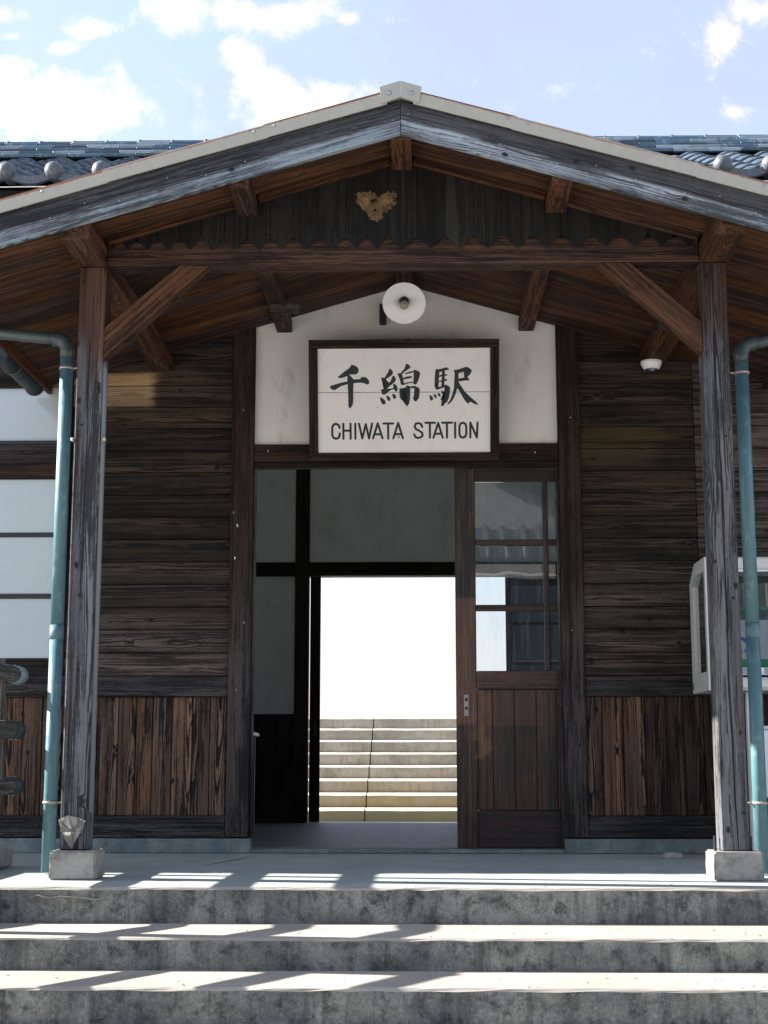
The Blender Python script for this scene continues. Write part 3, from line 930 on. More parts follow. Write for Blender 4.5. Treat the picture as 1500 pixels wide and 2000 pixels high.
TM = tile_mesh()
EXP = slope_len / 11.0
pitchrot = Matrix.Rotation(ang, 4, 'X')
x_off = -2.05 - 0.28 * 40
stuff_bm = bmesh.new()
tmp = bmesh.new()
tmp.from_mesh(TM)
for cx_i in range(90):
    xx = x_off + 0.28 * cx_i + 0.14
    if xx < -13 or xx > 13:
        continue
    fine = (-3.5 < xx < -0.75) or (1.0 < xx < 3.3)
    for r in range(11):
        y = EY + (RY - EY) * (r / 11.0)
        z = EZ - 0.045 + (RZ - EZ) * (r / 11.0)
        mat4 = Matrix.Translation((xx + R.uniform(-.002, .002), y, z + R.uniform(-.002, .002))) @ pitchrot
        if fine:
            mesh_obj('roof_tile', TM, MR, mat4)
        else:
            t2 = tmp.copy()
            t2.transform(mat4)
            me2 = bpy.data.meshes.new('x')
            t2.to_mesh(me2)
            stuff_bm.from_mesh(me2)
            bpy.data.meshes.remove(me2)
            t2.free()
sm = bpy.data.meshes.new('roof_tiles')
stuff_bm.to_mesh(sm)
stuff_bm.free()
tmp.free()
sm.materials.append(M['tile'])
for p in sm.polygons:
    p.use_smooth = True
mesh_obj('roof_tiles', sm, MR, kind='stuff')

# eave row: round ends and curved pendant tiles
prof_b = [(0.0, 0.050), (0.020, 0.0475), (0.036, 0.038), (0.047, 0.024), (0.054, 0.006), (0.055, -0.012), (0.050, -0.030), (0.044, -0.12)]
ball_me = None
pend = []
for k in range(13):
    s = k / 12.0
    pend.append((-0.14 + 0.28 * s, -0.030 - 0.040 * math.sin(PI * s)))
for k in range(13):
    s = 1 - k / 12.0
    pend.append((-0.14 + 0.28 * s, 0.012 - 0.034 * math.sin(PI * s)))
pend_me = prism_mesh(pend, -0.010, 0.02, 'roundend')
for cx_i in range(90):
    xx = x_off + 0.28 * cx_i
    if xx < -13 or xx > 13:
        continue
    if not ((-3.6 < xx < -0.6) or (0.9 < xx < 3.6)):
        continue
    Wm = Matrix.Translation((xx, EY - 0.035, EZ + 0.030)) @ Matrix.Rotation(PI / 2, 4, 'X')
    if ball_me is None:
        o = lathe('round_end_tile', prof_b, 'roundend', MR, Wm, seg=20)
        ball_me = o.data
    else:
        mesh_obj('round_end_tile', ball_me, MR, Wm)
    mesh_obj('eave_tile', pend_me, MR, Matrix.Translation((xx + 0.14, EY - 0.022, EZ + 0.020)))

# ridge: flat courses, then a rounded cap row
for c in range(5):
    z0 = 5.083 + c * 0.029
    inset = 0.014 * c
    x = -3.6 + (0.13 if c % 2 else 0.0)
    while x < 3.6:
        L = 0.256
        if not (-0.9 < x < 0.7):
            box('ridge_tile', (x, RY - 0.13 + inset + R.uniform(-.003, .003), z0), (x + L - 0.004, RY + 0.13 - inset, z0 + 0.0265), R.choice(('ridge', 'ridge', 'ridge_pale')), MR, 0.003)
        x += L
    box('ridge_core', (-13, RY - 0.10 + inset, z0 - 0.004), (13, RY + 0.10 - inset, z0 + 0.029), 'inner', MR)
for side in ((-13, -3.6), (3.6, 13), (-0.9, 0.7)):
    box('ridge_course', (side[0], RY - 0.12, 5.10), (side[1], RY + 0.12, 5.228), 'ridge', MR, 0.01)
cap_me = None
x = -3.6
while x < 3.7:
    if cap_me is None:
        o = tube('ridge_cap', [(x, RY, 5.234), (x + .02, RY, 5.234), (x + .022, RY, 5.234), (x + .252, RY, 5.233)], [0.036, 0.036, 0.031, 0.030], 'ridge', MR, seg=14)
        cap_me = o.data
    else:
        mesh_obj('ridge_cap', cap_me, MR, Matrix.Translation((x + 0.074, RY, 5.2335 + R.uniform(-.002, .002))))
    x += 0.256
# roof body, soffit, eave timbers, rear slope
zz = EZ - 0.055


def quad_prism(name, yz, x0, x1, mat, parent, **k):
    bm = bmesh.new()
    A = [bm.verts.new((x0, y, z)) for y, z in yz]
    Bv = [bm.verts.new((x1, y, z)) for y, z in yz]
    bm.faces.new(A)
    bm.faces.new(Bv[::-1])
    n = len(yz)
    for i in range(n):
        bm.faces.new((A[i], Bv[i], Bv[(i + 1) % n], A[(i + 1) % n]))
    bmesh.ops.recalc_face_normals(bm, faces=bm.faces[:])
    me = bpy.data.meshes.new(name)
    bm.to_mesh(me)
    bm.free()
    me.materials.append(M[mat])
    return mesh_obj(name, me, parent, **k)


quad_prism('roof_body', [(EY + 0.04, zz - 0.01), (RY, RZ - 0.06), (4.5, 3.87), (4.5, 3.82), (RY, RZ - 0.12), (EY + 0.04, zz - 0.05)], -13.2, 13.2, 'inner', MR)
quad_prism('rear_slope', [(RY, RZ), (4.55, 3.93), (4.55, 3.90), (RY, RZ - 0.04)], -13.2, 13.2, 'tile', MR)
box('eave_board', (-13, EY + 0.045, 3.775), (13, EY + 0.075, 3.862), 'siding', MR, tone=-0.2)
box('soffit', (-13, EY + 0.08, 3.80), (13, 0.074, 3.82), 'siding', MR)
box('wall_plate', (-13, -0.03, 3.60), (13, 0.030, 3.70), 'brown', MR, 0.004)
tube('eave_wire', [(x_ * 1.0, EY - 0.02, 3.862 + 0.004 * math.sin(x_ * 2.2)) for x_ in range(-8, 9)], 0.0035, 'enamel', MR, seg=6)
for xw in (-1.75, 2.35):
    box('wire_clip', (xw - .012, EY - 0.03, 3.845), (xw + .012, EY + 0.044, 3.875), 'band', MR, 0.003)

for (x_, z_, r_) in ((-1.010, 1.94, .007), (-1.022, 1.74, .006), (-1.035, 2.02, .003), (-0.985, 2.66, .003), (-0.83, 2.40, .004), (0.80, 2.385, .004), (-0.96, 1.35, .003), (1.02, 2.60, .003), (-1.00, .95, .003), (1.00, 1.30, .003)):
    yb_ = 0.0035 if abs(x_) < 0.9 else -0.0005
    lathe('paint_fleck', [(0, .001), (r_ * .8, .001), (r_, 0)], 'enamel', FW, Matrix.Translation((x_, yb_, z_)) @ Matrix.Rotation(PI / 2, 4, 'X') @ Matrix.Diagonal((.7, 1.5, 1, 1)), seg=7)

# ================================================================== PORCH
P = thing('entrance_porch', 'open gabled timber porch on two square posts before the station door', 'porch', (0, -1.0, 0))
CX = 0.012
PF, PB = -1.935, -1.81         # post front and back
CZ, CS = 3.455, 0.288          # ceiling height on the axis and slope


def cz(x):
    return CZ - CS * abs(x - CX)


def post(x0, x1, wear):
    p = empty('post', P, ((x0 + x1) / 2, PF + 0.06, 0.129))
    box('shaft', (x0, PF, 0.130), (x1, PB, 2.911), 'post', p, 0.006, 'Z')
    return p


pl = post(-1.558, -1.432, 0)
pr = post(1.453, 1.579, 0)
# the long drying split down the right post
ck = [(1.507, 2.93), (1.510, 2.5), (1.506, 2.2), (1.515, 1.9), (1.513, 1.6), (1.518, 1.2), (1.512, .9), (1.520, .6), (1.521, .35), (1.528, .13)]
bmc = bmesh.new()
lft = [bmc.verts.new((x_ - (0.0035 if i < 9 else .002), PF - 0.0012, min(z_, 2.90))) for i, (x_, z_) in enumerate(ck)]
rgt = [bmc.verts.new((x_ + (0.0035 if i < 9 else .002), PF - 0.0012, min(z_, 2.90))) for i, (x_, z_) in enumerate(ck)]
for i in range(len(ck) - 1):
    bmc.faces.new((lft[i], rgt[i], rgt[i + 1], lft[i + 1]))
mc = bpy.data.meshes.new('split')
bmc.to_mesh(mc)
bmc.free()
mc.materials.append(M['crack'])
mesh_obj('drying_split', mc, pr)
ck2 = [(-1.497, 2.55), (-1.500, 2.3), (-1.493, 2.05), (-1.499, 1.8), (-1.496, 1.55), (-1.502, 1.3)]
bmc = bmesh.new()
lft = [bmc.verts.new((x_ - .002, PF - 0.0012, z_)) for x_, z_ in ck2]
rgt = [bmc.verts.new((x_ + .002, PF - 0.0012, z_)) for x_, z_ in ck2]
for i in range(len(ck2) - 1):
    bmc.faces.new((lft[i], rgt[i], rgt[i + 1], lft[i + 1]))
mc = bpy.data.meshes.new('split')
bmc.to_mesh(mc)
bmc.free()
mc.materials.append(M['crack'])
mesh_obj('drying_split', mc, pl)
for p, pts in ((pr, [(1.470, 1.45), (1.556, .66), (1.558, .30), (1.548, 1.28), (1.545, 2.05)]), (pl, [(-1.50, 0.95), (-1.505, 1.30), (-1.524, 2.12), (-1.50, 1.55)])):
    for (x_, z_) in pts:
        lathe('knot', [(0.0, 0.001), (0.005, 0.0015), (0.008, 0.0005), (0.009, -0.002)], 'knotwood', p, Matrix.Translation((x_, PF - 0.0004, z_)) @ Matrix.Rotation(PI / 2, 4, 'X') @ Matrix.Diagonal((1, R.uniform(.7, 1.3), 1, 1)), seg=12)
# footings


def footing(p, x0, x1):
    bm = bmesh.new()
    bmesh.ops.create_cube(bm, size=1.0)
    for v_ in bm.verts:
        v_.co = Vector((v_.co.x * (x1 - x0) * (1.0 if v_.co.z < 0 else .985), v_.co.y * 0.21, v_.co.z * 0.129))
    bmesh.ops.bevel(bm, geom=bm.edges[:], offset=0.008, segments=2, affect='EDGES')
    bmesh.ops.subdivide_edges(bm, edges=bm.edges[:], cuts=3, use_grid_fill=True)
    for v_ in bm.verts:
        if v_.co.z > -0.055:
            v_.co += Vector((R.uniform(-1, 1), R.uniform(-1, 1), 0)) * 0.0016
    me = bpy.data.meshes.new('footing')
    bm.to_mesh(me)
    bm.free()
    me.materials.append(M['block'])
    mesh_obj('footing', me, p, Matrix.Translation(((x0 + x1) / 2, (PF + PB) / 2, 0.0645)))


footing(pl, -1.594, -1.380)
footing(pr, 1.408, 1.630)
# crumpled sheet-metal guard nailed to the left post foot
bm = bmesh.new()
gp = [(-1.566, 0.268), (-1.520, 0.287), (-1.468, 0.276), (-1.436, 0.262), (-1.452, 0.222), (-1.482, 0.170), (-1.500, 0.136), (-1.530, 0.180), (-1.552, 0.225)]
cen = Vector((-1.495, PF - 0.018, 0.215))
ringp = [Vector((x_, PF - 0.004 - 0.008 * (i % 2), z_)) for i, (x_, z_) in enumerate(gp)]
levels = []
NS = 5
NRp = len(ringp) * 3
for l in range(1, NS + 1):
    row = []
    for q in range(NRp):
        a_, f_ = divmod(q, 3)
        e_ = ringp[a_].lerp(ringp[(a_ + 1) % len(ringp)], f_ / 3.0)
        v_ = cen.lerp(e_, l / NS)
        v_.y += R.uniform(-.0015, .0012) - 0.007 * abs(math.sin(q * 0.55))
        v_.y = min(v_.y, PF - 0.002)
        row.append(bm.verts.new(v_))
    levels.append(row)
cv = bm.verts.new(cen)
for q in range(NRp):
    bm.faces.new((cv, levels[0][q], levels[0][(q + 1) % NRp]))
    for a_, b_ in zip(levels, levels[1:]):
        bm.faces.new((a_[q], b_[q], b_[(q + 1) % NRp], a_[(q + 1) % NRp]))
r_ = bmesh.ops.solidify(bm, geom=bm.faces[:], thickness=0.0015)
me = bpy.data.meshes.new('guard')
bm.to_mesh(me)
bm.free()
me.materials.append(M['steel'])
mesh_obj('metal_guard', me, pl)
for (x_, z_) in ((-1.455, 0.262), (-1.462, 0.198)):
    lathe('screw', [(0.0, 0.004), (0.006, 0.003), (0.007, 0.0)], 'black', pl, Matrix.Translation((x_, PF - 0.012, z_)) @ Matrix.Rotation(PI / 2, 4, 'X'), seg=10)
# pale tube added to stand in for the left post's weathered inner side
tube('pale_post_side', [(-1.4215, PF + 0.014, 0.30), (-1.4215, PF + 0.014, 2.28), (-1.423, PF + 0.016, 2.38), (-1.430, PF + 0.02, 2.43)], 0.0115, 'pale_post_side', pl, seg=10)
for x_ in (-1.568, -1.415):
    box('strap_end', (x_ - .006, PF - 0.004, 2.040), (x_ + .008, PF + 0.02, 2.058), 'band', pl, 0.003)
# small steel brackets beside the right post foot
box('anchor_bracket', (1.427, PF + 0.035, 0.129), (1.437, PF + 0.06, 0.195), 'black', pr)
box('anchor_bracket', (1.588, PF + 0.035, 0.129), (1.598, PF + 0.06, 0.195), 'black', pr)

# beams running front to back
for x0, x1 in ((-1.562, -1.430), (1.453, 1.592)):
    zt = min(cz(x0), cz(x1)) + 0.012
    box('side_beam', (x0, -2.315, 2.912), (x1, 0.028, zt), 'brown', P, 0.005, 'Y', tone=0.15)
for x0, x1 in ((-0.787, -0.694), (0.713, 0.808)):
    zt = min(cz(x0), cz(x1)) + 0.012
    box('purlin', (x0, -2.315, 3.158), (x1, 0.034, zt), 'brown', P, 0.004, 'Y', tone=0.15)
box('ridge_purlin', (-0.038, -2.315, 3.385), (0.062, 0.034, CZ - 0.010), 'brown', P, 0.004, 'Y', tone=0.2)
# tie beam between the posts' heads
box('tie_beam', (-1.429, PF, 2.915), (1.452, PB, 3.0405), 'brown', P, 0.005, tone=-0.28)
# knee braces


def brace(pts, y0, y1, mat='brown', tone=0.3):
    c = Vector(((pts[0][0] + pts[2][0]) / 2, 0, (pts[0][1] + pts[2][1]) / 2))
    ax = (Vector((pts[1][0], 0, pts[1][1])) - Vector((pts[0][0], 0, pts[0][1]))).normalized()
    az = Vector((-ax.z, 0, ax.x))
    loc = []
    for (x_, z_) in pts:
        q_ = Vector((x_, 0, z_)) - c
        loc.append((q_.dot(ax), q_.dot(az)))
    me = prism_mesh(loc, y0, y1, mat)
    bm = bmesh.new()
    bm.from_mesh(me)
    bmesh.ops.bevel(bm, geom=bm.edges[:], offset=0.003, segments=1, affect='EDGES')
    bm.to_mesh(me)
    bm.free()
    Wm = Matrix((ax, Vector((0, 1, 0)), az)).transposed().to_4x4()
    # keep handedness
    if Wm.to_3x3().determinant() < 0:
        Wm = Matrix((ax, Vector((0, 1, 0)), az)).transposed().to_4x4()
    return mesh_obj('knee_brace', me, P, Matrix.Translation(c) @ Wm, tone=tone)


b1 = brace([(-1.431, 2.450), (-0.928, 2.914), (-1.075, 2.914), (-1.431, 2.605)], PF + 0.004, PF + 0.085)
b2 = brace([(1.452, 2.457), (0.958, 2.914), (1.115, 2.914), (1.452, 2.612)], PF + 0.004, PF + 0.085)
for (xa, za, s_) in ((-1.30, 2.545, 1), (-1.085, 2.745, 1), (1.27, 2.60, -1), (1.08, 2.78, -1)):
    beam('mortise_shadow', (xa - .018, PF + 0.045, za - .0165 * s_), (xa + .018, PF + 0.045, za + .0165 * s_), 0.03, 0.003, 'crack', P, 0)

# ceiling boards, laid down the slope on both sides
EAVE = 2.19
for side in (-1, 1):
    y = -2.315
    while y < 0.02:
        w = min(0.152, 0.026 - y)
        xa, xb = CX, CX + side * EAVE
        za, zb = CZ, CZ - CS * EAVE
        dx, dz_ = (xb - xa), (zb - za)
        nrm = Vector((-dz_, 0, dx)).normalized()
        if nrm.z < 0:
            nrm.negate()
        off = nrm * 0.009
        up = nrm
        # local Z is the visible board width -> width axis must be Y
        a = Vector((xa, y + w / 2, za)) + off
        b_ = Vector((xb, y + w / 2, zb)) + off
        xv = (b_ - a).normalized()
        zv = Vector((0, 1, 0))
        yv = zv.cross(xv)
        rot = Matrix((xv, yv, zv)).transposed().to_4x4()
        me = box_mesh((b_ - a).length, 0.016, w - 0.003, 'ceil', 0.003)
        mesh_obj('ceiling_board', me, P, Matrix.Translation((a + b_) / 2) @ rot, tone=R.uniform(-0.25, 0.35))
        y += 0.152

# roof deck and sheet metal above the boards
for side in (-1, 1):
    xb = CX + side * (EAVE + 0.03)
    zb = CZ - CS * (EAVE + 0.03)
    me = prism_mesh([(CX, CZ + 0.021), (xb, zb + 0.021), (xb, zb + 0.10), (CX, CZ + 0.115)], -2.325, 0.028, 'inner')
    mesh_obj('roof_deck', me, P)
    me = prism_mesh([(CX, CZ + 0.117), (xb + side * .02, zb + 0.095), (xb + side * .02, zb + 0.115), (CX, CZ + 0.135)], -2.345, 0.028, 'roofmetal')
    mesh_obj('roof_sheet', me, P)
    # eave fascia board (right / left edge)
    xf = CX + side * EAVE
    box('eave_fascia', (min(xf, xf + side * .03), -2.32, zb - 0.045), (max(xf, xf + side * .03), 0.026, zb + 0.09), 'brown', P, 0.004, 'Y', tone=0.3)

# barge boards with the weathered lower half
BZ = 3.400
for side in (-1, 1):
    L = 2.32 / math.cos(math.atan(CS))
    xa = CX + side * 0.0015
    xb = CX + side * 2.32
    zb = BZ - CS * 2.32
    vh = 0.158
    me = prism_mesh([(xa, BZ), (xb, zb), (xb, zb + vh), (xa, BZ + vh)], -0.016, 0.016, 'barge')
    # re-express along the board so the grain follows it
    ax = Vector((side, 0, -CS)).normalized()
    az = Vector((0, 1, 0)).cross(ax)
    az = Vector((CS * side, 0, 1)).normalized()
    yv = az.cross(ax)
    o_ = Vector(((xa + xb) / 2, -2.336, (BZ + zb) / 2 + vh / 2))
    Wm = Matrix.Translation(o_) @ Matrix((ax, yv, az)).transposed().to_4x4()
    me.transform(Wm.inverted() @ Matrix.Translation((0, -2.336, 0)))
    m2 = M['barge'].copy()
    bmh = me
    mesh_obj('barge_board', me, P, Wm)
    # flashing pieces
    cuts = [0.07, 0.62, 1.36, 2.35] if side < 0 else [0.07, 0.52, 1.36, 2.35]
    for k, (s0, s1) in enumerate(zip(cuts, cuts[1:])):
        a = Vector((CX + side * s0, -2.363, BZ + vh + 0.031 - CS * s0))
        b_ = Vector((CX + side * (s1 - 0.001 + (0.012 if k < 2 else 0)), -2.363 - 0.0015 * (k % 2), BZ + vh + 0.031 - CS * s1))
        upv = Vector((CS * side, 0, 1)).normalized()
        f1 = beam('flashing', a, b_, 0.010, 0.064, 'flash', P, 0.001, up=upv)
        a2 = a + Vector((0, 0.045, 0.030))
        c2_ = b_ + Vector((0, 0.045, 0.030))
        beam('flashing_cover', a2, c2_, 0.10, 0.006, 'flash', P, 0.001, up=upv)
        for sx_ in ((0.92,) if k == 0 else (0.08,) if k == 1 else (0.3,)):
            q_ = a.lerp(b_, sx_)
            if k == 2 and sx_ > .5:
                q_ = a.lerp(b_, .42)
            lathe('screw', [(0.0, 0.004), (0.003, 0.003), (0.004, 0.001), (0.008, 0.0008), (0.008, 0.0)], 'grey_lab', P, Matrix.Translation(q_ + Vector((0, -0.006, 0.012))) @ Matrix.Rotation(PI / 2, 4, 'X'), seg=12)
    # nails along the barge board
    for s_ in (0.035, 0.46, 0.72, 1.08, 1.46, 1.62, 0.9, 1.3):
        lathe('nail', [(0.0, 0.002), (0.0025, 0.0015), (0.003, 0.0)], 'band', P, Matrix.Translation((CX + side * s_, -2.3525, BZ + R.uniform(.04, .11) - CS * s_)) @ Matrix.Rotation(PI / 2, 4, 'X'), seg=8)
# barge grey gradient: worn lower half follows the board
m = M['barge']
# ridge cap of the flashing
me = prism_mesh([(CX, BZ + .158 + .088), (CX - .098, BZ + .158 + .058), (CX - .083, BZ + .158 - .022), (CX, BZ + .158 + .008)], -0.004, 0.004, 'flash')
mesh_obj('ridge_cap_plate', me, P, Matrix.Translation((0, -2.376, 0)), plain=1.0)
me = prism_mesh([(CX, BZ + .158 + .088), (CX + .098, BZ + .158 + .058), (CX + .083, BZ + .158 - .022), (CX, BZ + .158 + .008)], -0.004, 0.004, 'flash')
mesh_obj('ridge_cap_plate', me, P, Matrix.Translation((0.0008, -2.3755, 0)), plain=1.0)
for xs in (-.052, .050):
    lathe('screw', [(0.0, 0.006), (0.005, 0.005), (0.006, 0.002), (0.013, 0.001), (0.013, 0.0)], 'grey_lab', P, Matrix.Translation((CX + xs, -2.380, BZ + .158 + .028)) @ Matrix.Rotation(PI / 2, 4, 'X'), seg=12)

# gable boards with pointed ends hanging over the tie beam
JX = [-1.429, -1.365, -1.285, -1.18, -1.074, -0.965, -0.851, -0.740, -0.628, -0.519, -0.393, -0.260, -0.058, 0.086, 0.223, 0.362, 0.498, 0.644, 0.786, 0.930, 1.066, 1.207, 1.335, 1.451]
JX[12] = -0.160
JX.insert(13, -0.058)
GY = PF - 0.014
for k, (a, b_) in enumerate(zip(JX, JX[1:])):
    a += 0.0015
    b_ -= 0.0015
    mid = (a + b_) / 2
    zv = 3.050 + R.uniform(-.002, .002)
    zt = 2.986 + R.uniform(-.004, .004)
    w = b_ - a
    zm = (zv + 3.3) / 2
    pts = [(zt, mid), (zv, b_), (cz(b_) - 0.001, b_)]
    if a < CX < b_:
        pts.append((CZ - 0.001, CX))
    pts += [(cz(a) - 0.001, a), (zv, a)]
    loc = [(p[0] - zm, -(p[1] - mid)) for p in pts]
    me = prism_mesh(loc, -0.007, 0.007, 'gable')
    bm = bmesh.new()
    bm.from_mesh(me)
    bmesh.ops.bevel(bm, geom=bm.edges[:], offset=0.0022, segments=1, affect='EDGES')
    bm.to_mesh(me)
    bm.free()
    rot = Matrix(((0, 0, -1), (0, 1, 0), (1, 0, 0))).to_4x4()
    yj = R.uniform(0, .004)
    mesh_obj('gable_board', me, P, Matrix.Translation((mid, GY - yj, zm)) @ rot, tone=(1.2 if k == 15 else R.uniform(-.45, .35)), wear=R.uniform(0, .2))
# trim battens where the boards meet the ceiling
for side in (-1, 1):
    a = Vector((CX + side * 0.055, GY - 0.028, cz(CX + 0.055) - 0.018))
    xe = 1.43
    b_ = Vector((CX + side * xe, GY - 0.028, cz(CX + xe) - 0.018))
    mid_ = [0.055, 0.700, 0.70 + 0.098, xe]
    for s0, s1 in ((0.055, 0.698), (0.803, 1.43)):
        a = Vector((CX + side * s0, GY - 0.030, CZ - CS * s0 - 0.019))
        b_ = Vector((CX + side * s1, GY - 0.030, CZ - CS * s1 - 0.019))
        beam('gable_batten', a, b_, 0.03, 0.036, 'brown', P, 0.003, up=(CS * side, 0, 1), tone=-0.1)
# remains of a nest: a crusty mud patch, wider at the top, ragged all round
bm = bmesh.new()
NX, NZ = 34, 30
gridv = {}
for ix in range(NX):
    for iz in range(NZ):
        x_ = (ix / (NX - 1) - 0.5) * 0.22
        z_ = (iz / (NZ - 1) - 0.5) * 0.19
        top = 0.080 - 0.022 * math.exp(-((x_ - 0.012) / 0.022) ** 2) - 0.5 * max(0, abs(x_) - 0.080)
        half = 0.012 + 0.090 * max(0.0, min(1.0, (z_ + 0.088) / 0.105)) ** 0.9
        e_ = min(half - abs(x_ + 0.004), top - z_, z_ + 0.088) + R.uniform(-0.011, 0.006)
        if R.random() < 0.02:
            e_ = -1
        if e_ > 0:
            gridv[ix, iz] = bm.verts.new((x_ + R.uniform(-.002, .002), -min(0.006, 0.2 * e_ + 0.001) - R.uniform(0, .004), z_ + R.uniform(-.002, .002)))
for (ix, iz), v_ in list(gridv.items()):
    q_ = [gridv.get(k) for k in ((ix, iz), (ix + 1, iz), (ix + 1, iz + 1), (ix, iz + 1))]
    if all(q_):
        bm.faces.new(q_)
bmesh.ops.recalc_face_normals(bm, faces=bm.faces[:])
r_ = bmesh.ops.extrude_face_region(bm, geom=bm.faces[:])
for v_ in [g for g in r_['geom'] if isinstance(g, bmesh.types.BMVert)]:
    v_.co.y = 0.0
me = bpy.data.meshes.new('nest')
bm.to_mesh(me)
bm.free()
me.materials.append(M['wasp'])
mesh_obj('mud_nest_remains', me, None, Matrix.Translation((-0.108, GY - 0.0105, 3.200)), label='ragged golden crust of an old mud nest on the dark gable boards', category='nest')

# eave gutters of the porch, running front to back
for side in (-1, 1):
    lab = 'dark half-round gutter under the left eave of the porch, ending above the window' if side < 0 else 'dark half-round gutter under the right eave of the porch'
    G = thing('porch_gutter', lab, 'gutter', (side * 2.25 + CX, -1.2, 2.75), 'gutters along the porch eaves')
    xg = CX + side * 2.262
    bm = bmesh.new()
    rows = []
    for y in (-2.30, -1.2, -0.10):
        rows.append([bm.verts.new((xg + 0.055 * math.cos(PI + PI * k / 12), y, 2.785 + 0.055 * math.sin(PI + PI * k / 12))) for k in range(13)])
    for a, b_ in zip(rows, rows[1:]):
        for k in range(12):
            bm.faces.new((a[k], a[k + 1], b_[k + 1], b_[k]))
    bm.faces.new(rows[0])
    bm.faces.new(rows[-1])
    bmesh.ops.solidify(bm, geom=bm.faces[:], thickness=0.002)
    me = bpy.data.meshes.new('gutter')
    bm.to_mesh(me)
    bm.free()
    me.materials.append(M['pipe_dk'])
    for p in me.polygons:
        p.use_smooth = True
    mesh_obj('trough', me, G)
    for y in (-2.0, -1.3, -0.62, -0.12):
        tube('gutter_hanger', [(xg + 0.058 * math.cos(PI + PI * k / 8), y, 2.785 + 0.058 * math.sin(PI + PI * k / 8)) for k in range(9)], 0.004, 'pipe_dk', G, seg=6)

# ================================================================== DOWNPIPES


def pipe(name, label, side, x, ztop, xg, zg, rad):
    D_ = thing(name, label, 'drainpipe', (x, -1.6, 0.0), 'drainpipes beside the porch posts')
    y = -1.6
    s = side
    # horizontal arm coming from the gutter, elbow, then the drop
    tube('arm', [(xg, y, zg), (x + s * 0.10, y, ztop + 0.005 * 1), (x + s * 0.045, y, ztop)], rad * 0.93, 'pipe_dk', D_, seg=20)
    el = [(x + s * (0.062 - 0.062 * math.sin(a)), y, ztop - 0.062 + 0.062 * math.cos(a)) for a in [PI / 2 * k / 6 for k in range(7)]]
    el = [(x + s * 0.075, y, ztop)] + el + [(x, y, ztop - 0.10)]
    tube('elbow', el, rad * 1.10, 'pipe_dk', D_, seg=20)
    zj = 1.17
    tube('pipe_length', [(x, y, ztop - 0.098), (x, y, zj)], rad, 'pipe', D_, seg=24)
    tube('coupling', [(x, y, zj + 0.02), (x, y, zj - 0.05)], rad * 1.06, 'pipe', D_, seg=24)
    tube('pipe_length', [(x, y, zj - 0.03), (x, y, 0.012)], rad, 'pipe', D_, seg=24)
    for zb in (ztop - 0.155, 0.335):
        tube('pipe_band', [(x, y, zb - .006), (x, y, zb + .006)], rad * 1.12, 'band', D_, seg=24)
        tube('band_bolt', [(x - s * rad, y - 0.004, zb), (x - s * (rad + .03), y - 0.01, zb)], 0.005, 'band', D_, seg=8)
    return D_


pipe('drainpipe', 'teal drainpipe left of the left porch post with sunlit edge', -1, -1.690, 2.645, -2.24, 2.70, 0.0325)
pipe('drainpipe', 'teal drainpipe right of the right porch post before the phone cabinet', 1, 1.708, 2.600, 2.24, 2.73, 0.0335)

# ================================================================== SIGN
SG = thing('station_sign', 'white station name board in dark frame hung over the door', 'sign', (0.004, -0.04, 2.33))
tilt = math.atan2(0.16, 0.711)
base = Matrix.Translation((0.004, -0.045, 2.329)) @ Matrix.Rotation(tilt, 4, 'X')
HW, HH = 0.574, 0.728
fw = 0.052


def sbox(name, lo, hi, mat, grain='X', bevel=0.003, **k):
    lo, hi = Vector(lo), Vector(hi)
    c, s = (lo + hi) / 2, hi - lo
    if grain == 'X':
        rot, dims = Matrix.Identity(4), (s.x, s.y, s.z)
    else:
        rot, dims = Matrix(((0, 0, -1), (0, 1, 0), (1, 0, 0))).to_4x4(), (s.z, s.y, s.x)
    return mesh_obj(name, box_mesh(*dims, mat, bevel), SG, base @ Matrix.Translation(c) @ rot, **k)


sbox('frame', (-HW, -0.035, HH - fw), (HW, 0.012, HH), 'frame')
sbox('frame', (-HW, -0.035, 0), (HW, 0.012, fw - .006), 'frame')
sbox('frame', (-HW, -0.035, fw - .0055), (-HW + fw, 0.012, HH - fw - .0005), 'frame', 'Z')
sbox('frame', (HW - fw, -0.035, fw - .0055), (HW, 0.012, HH - fw - .0005), 'frame', 'Z')
jz = (895 - 761) * 0.00307
sbox('name_board', (-HW + fw + .001, -0.018, fw - .0055), (HW - fw - .001, 0.006, jz - .0013), 'board_white', bevel=0.0015)
sbox('name_board', (-HW + fw + .001, -0.018, jz + .0013), (HW - fw - .001, 0.006, HH - fw - .0005), 'board_white', bevel=0.0015)
sbox('backing', (-HW + fw + .001, 0.0065, fw), (HW - fw - .001, 0.010, HH - fw), 'inner', bevel=0)


def S2(px, py):
    return ((px - 788.3) * 0.00305, (894.6 - py) * 0.00307)


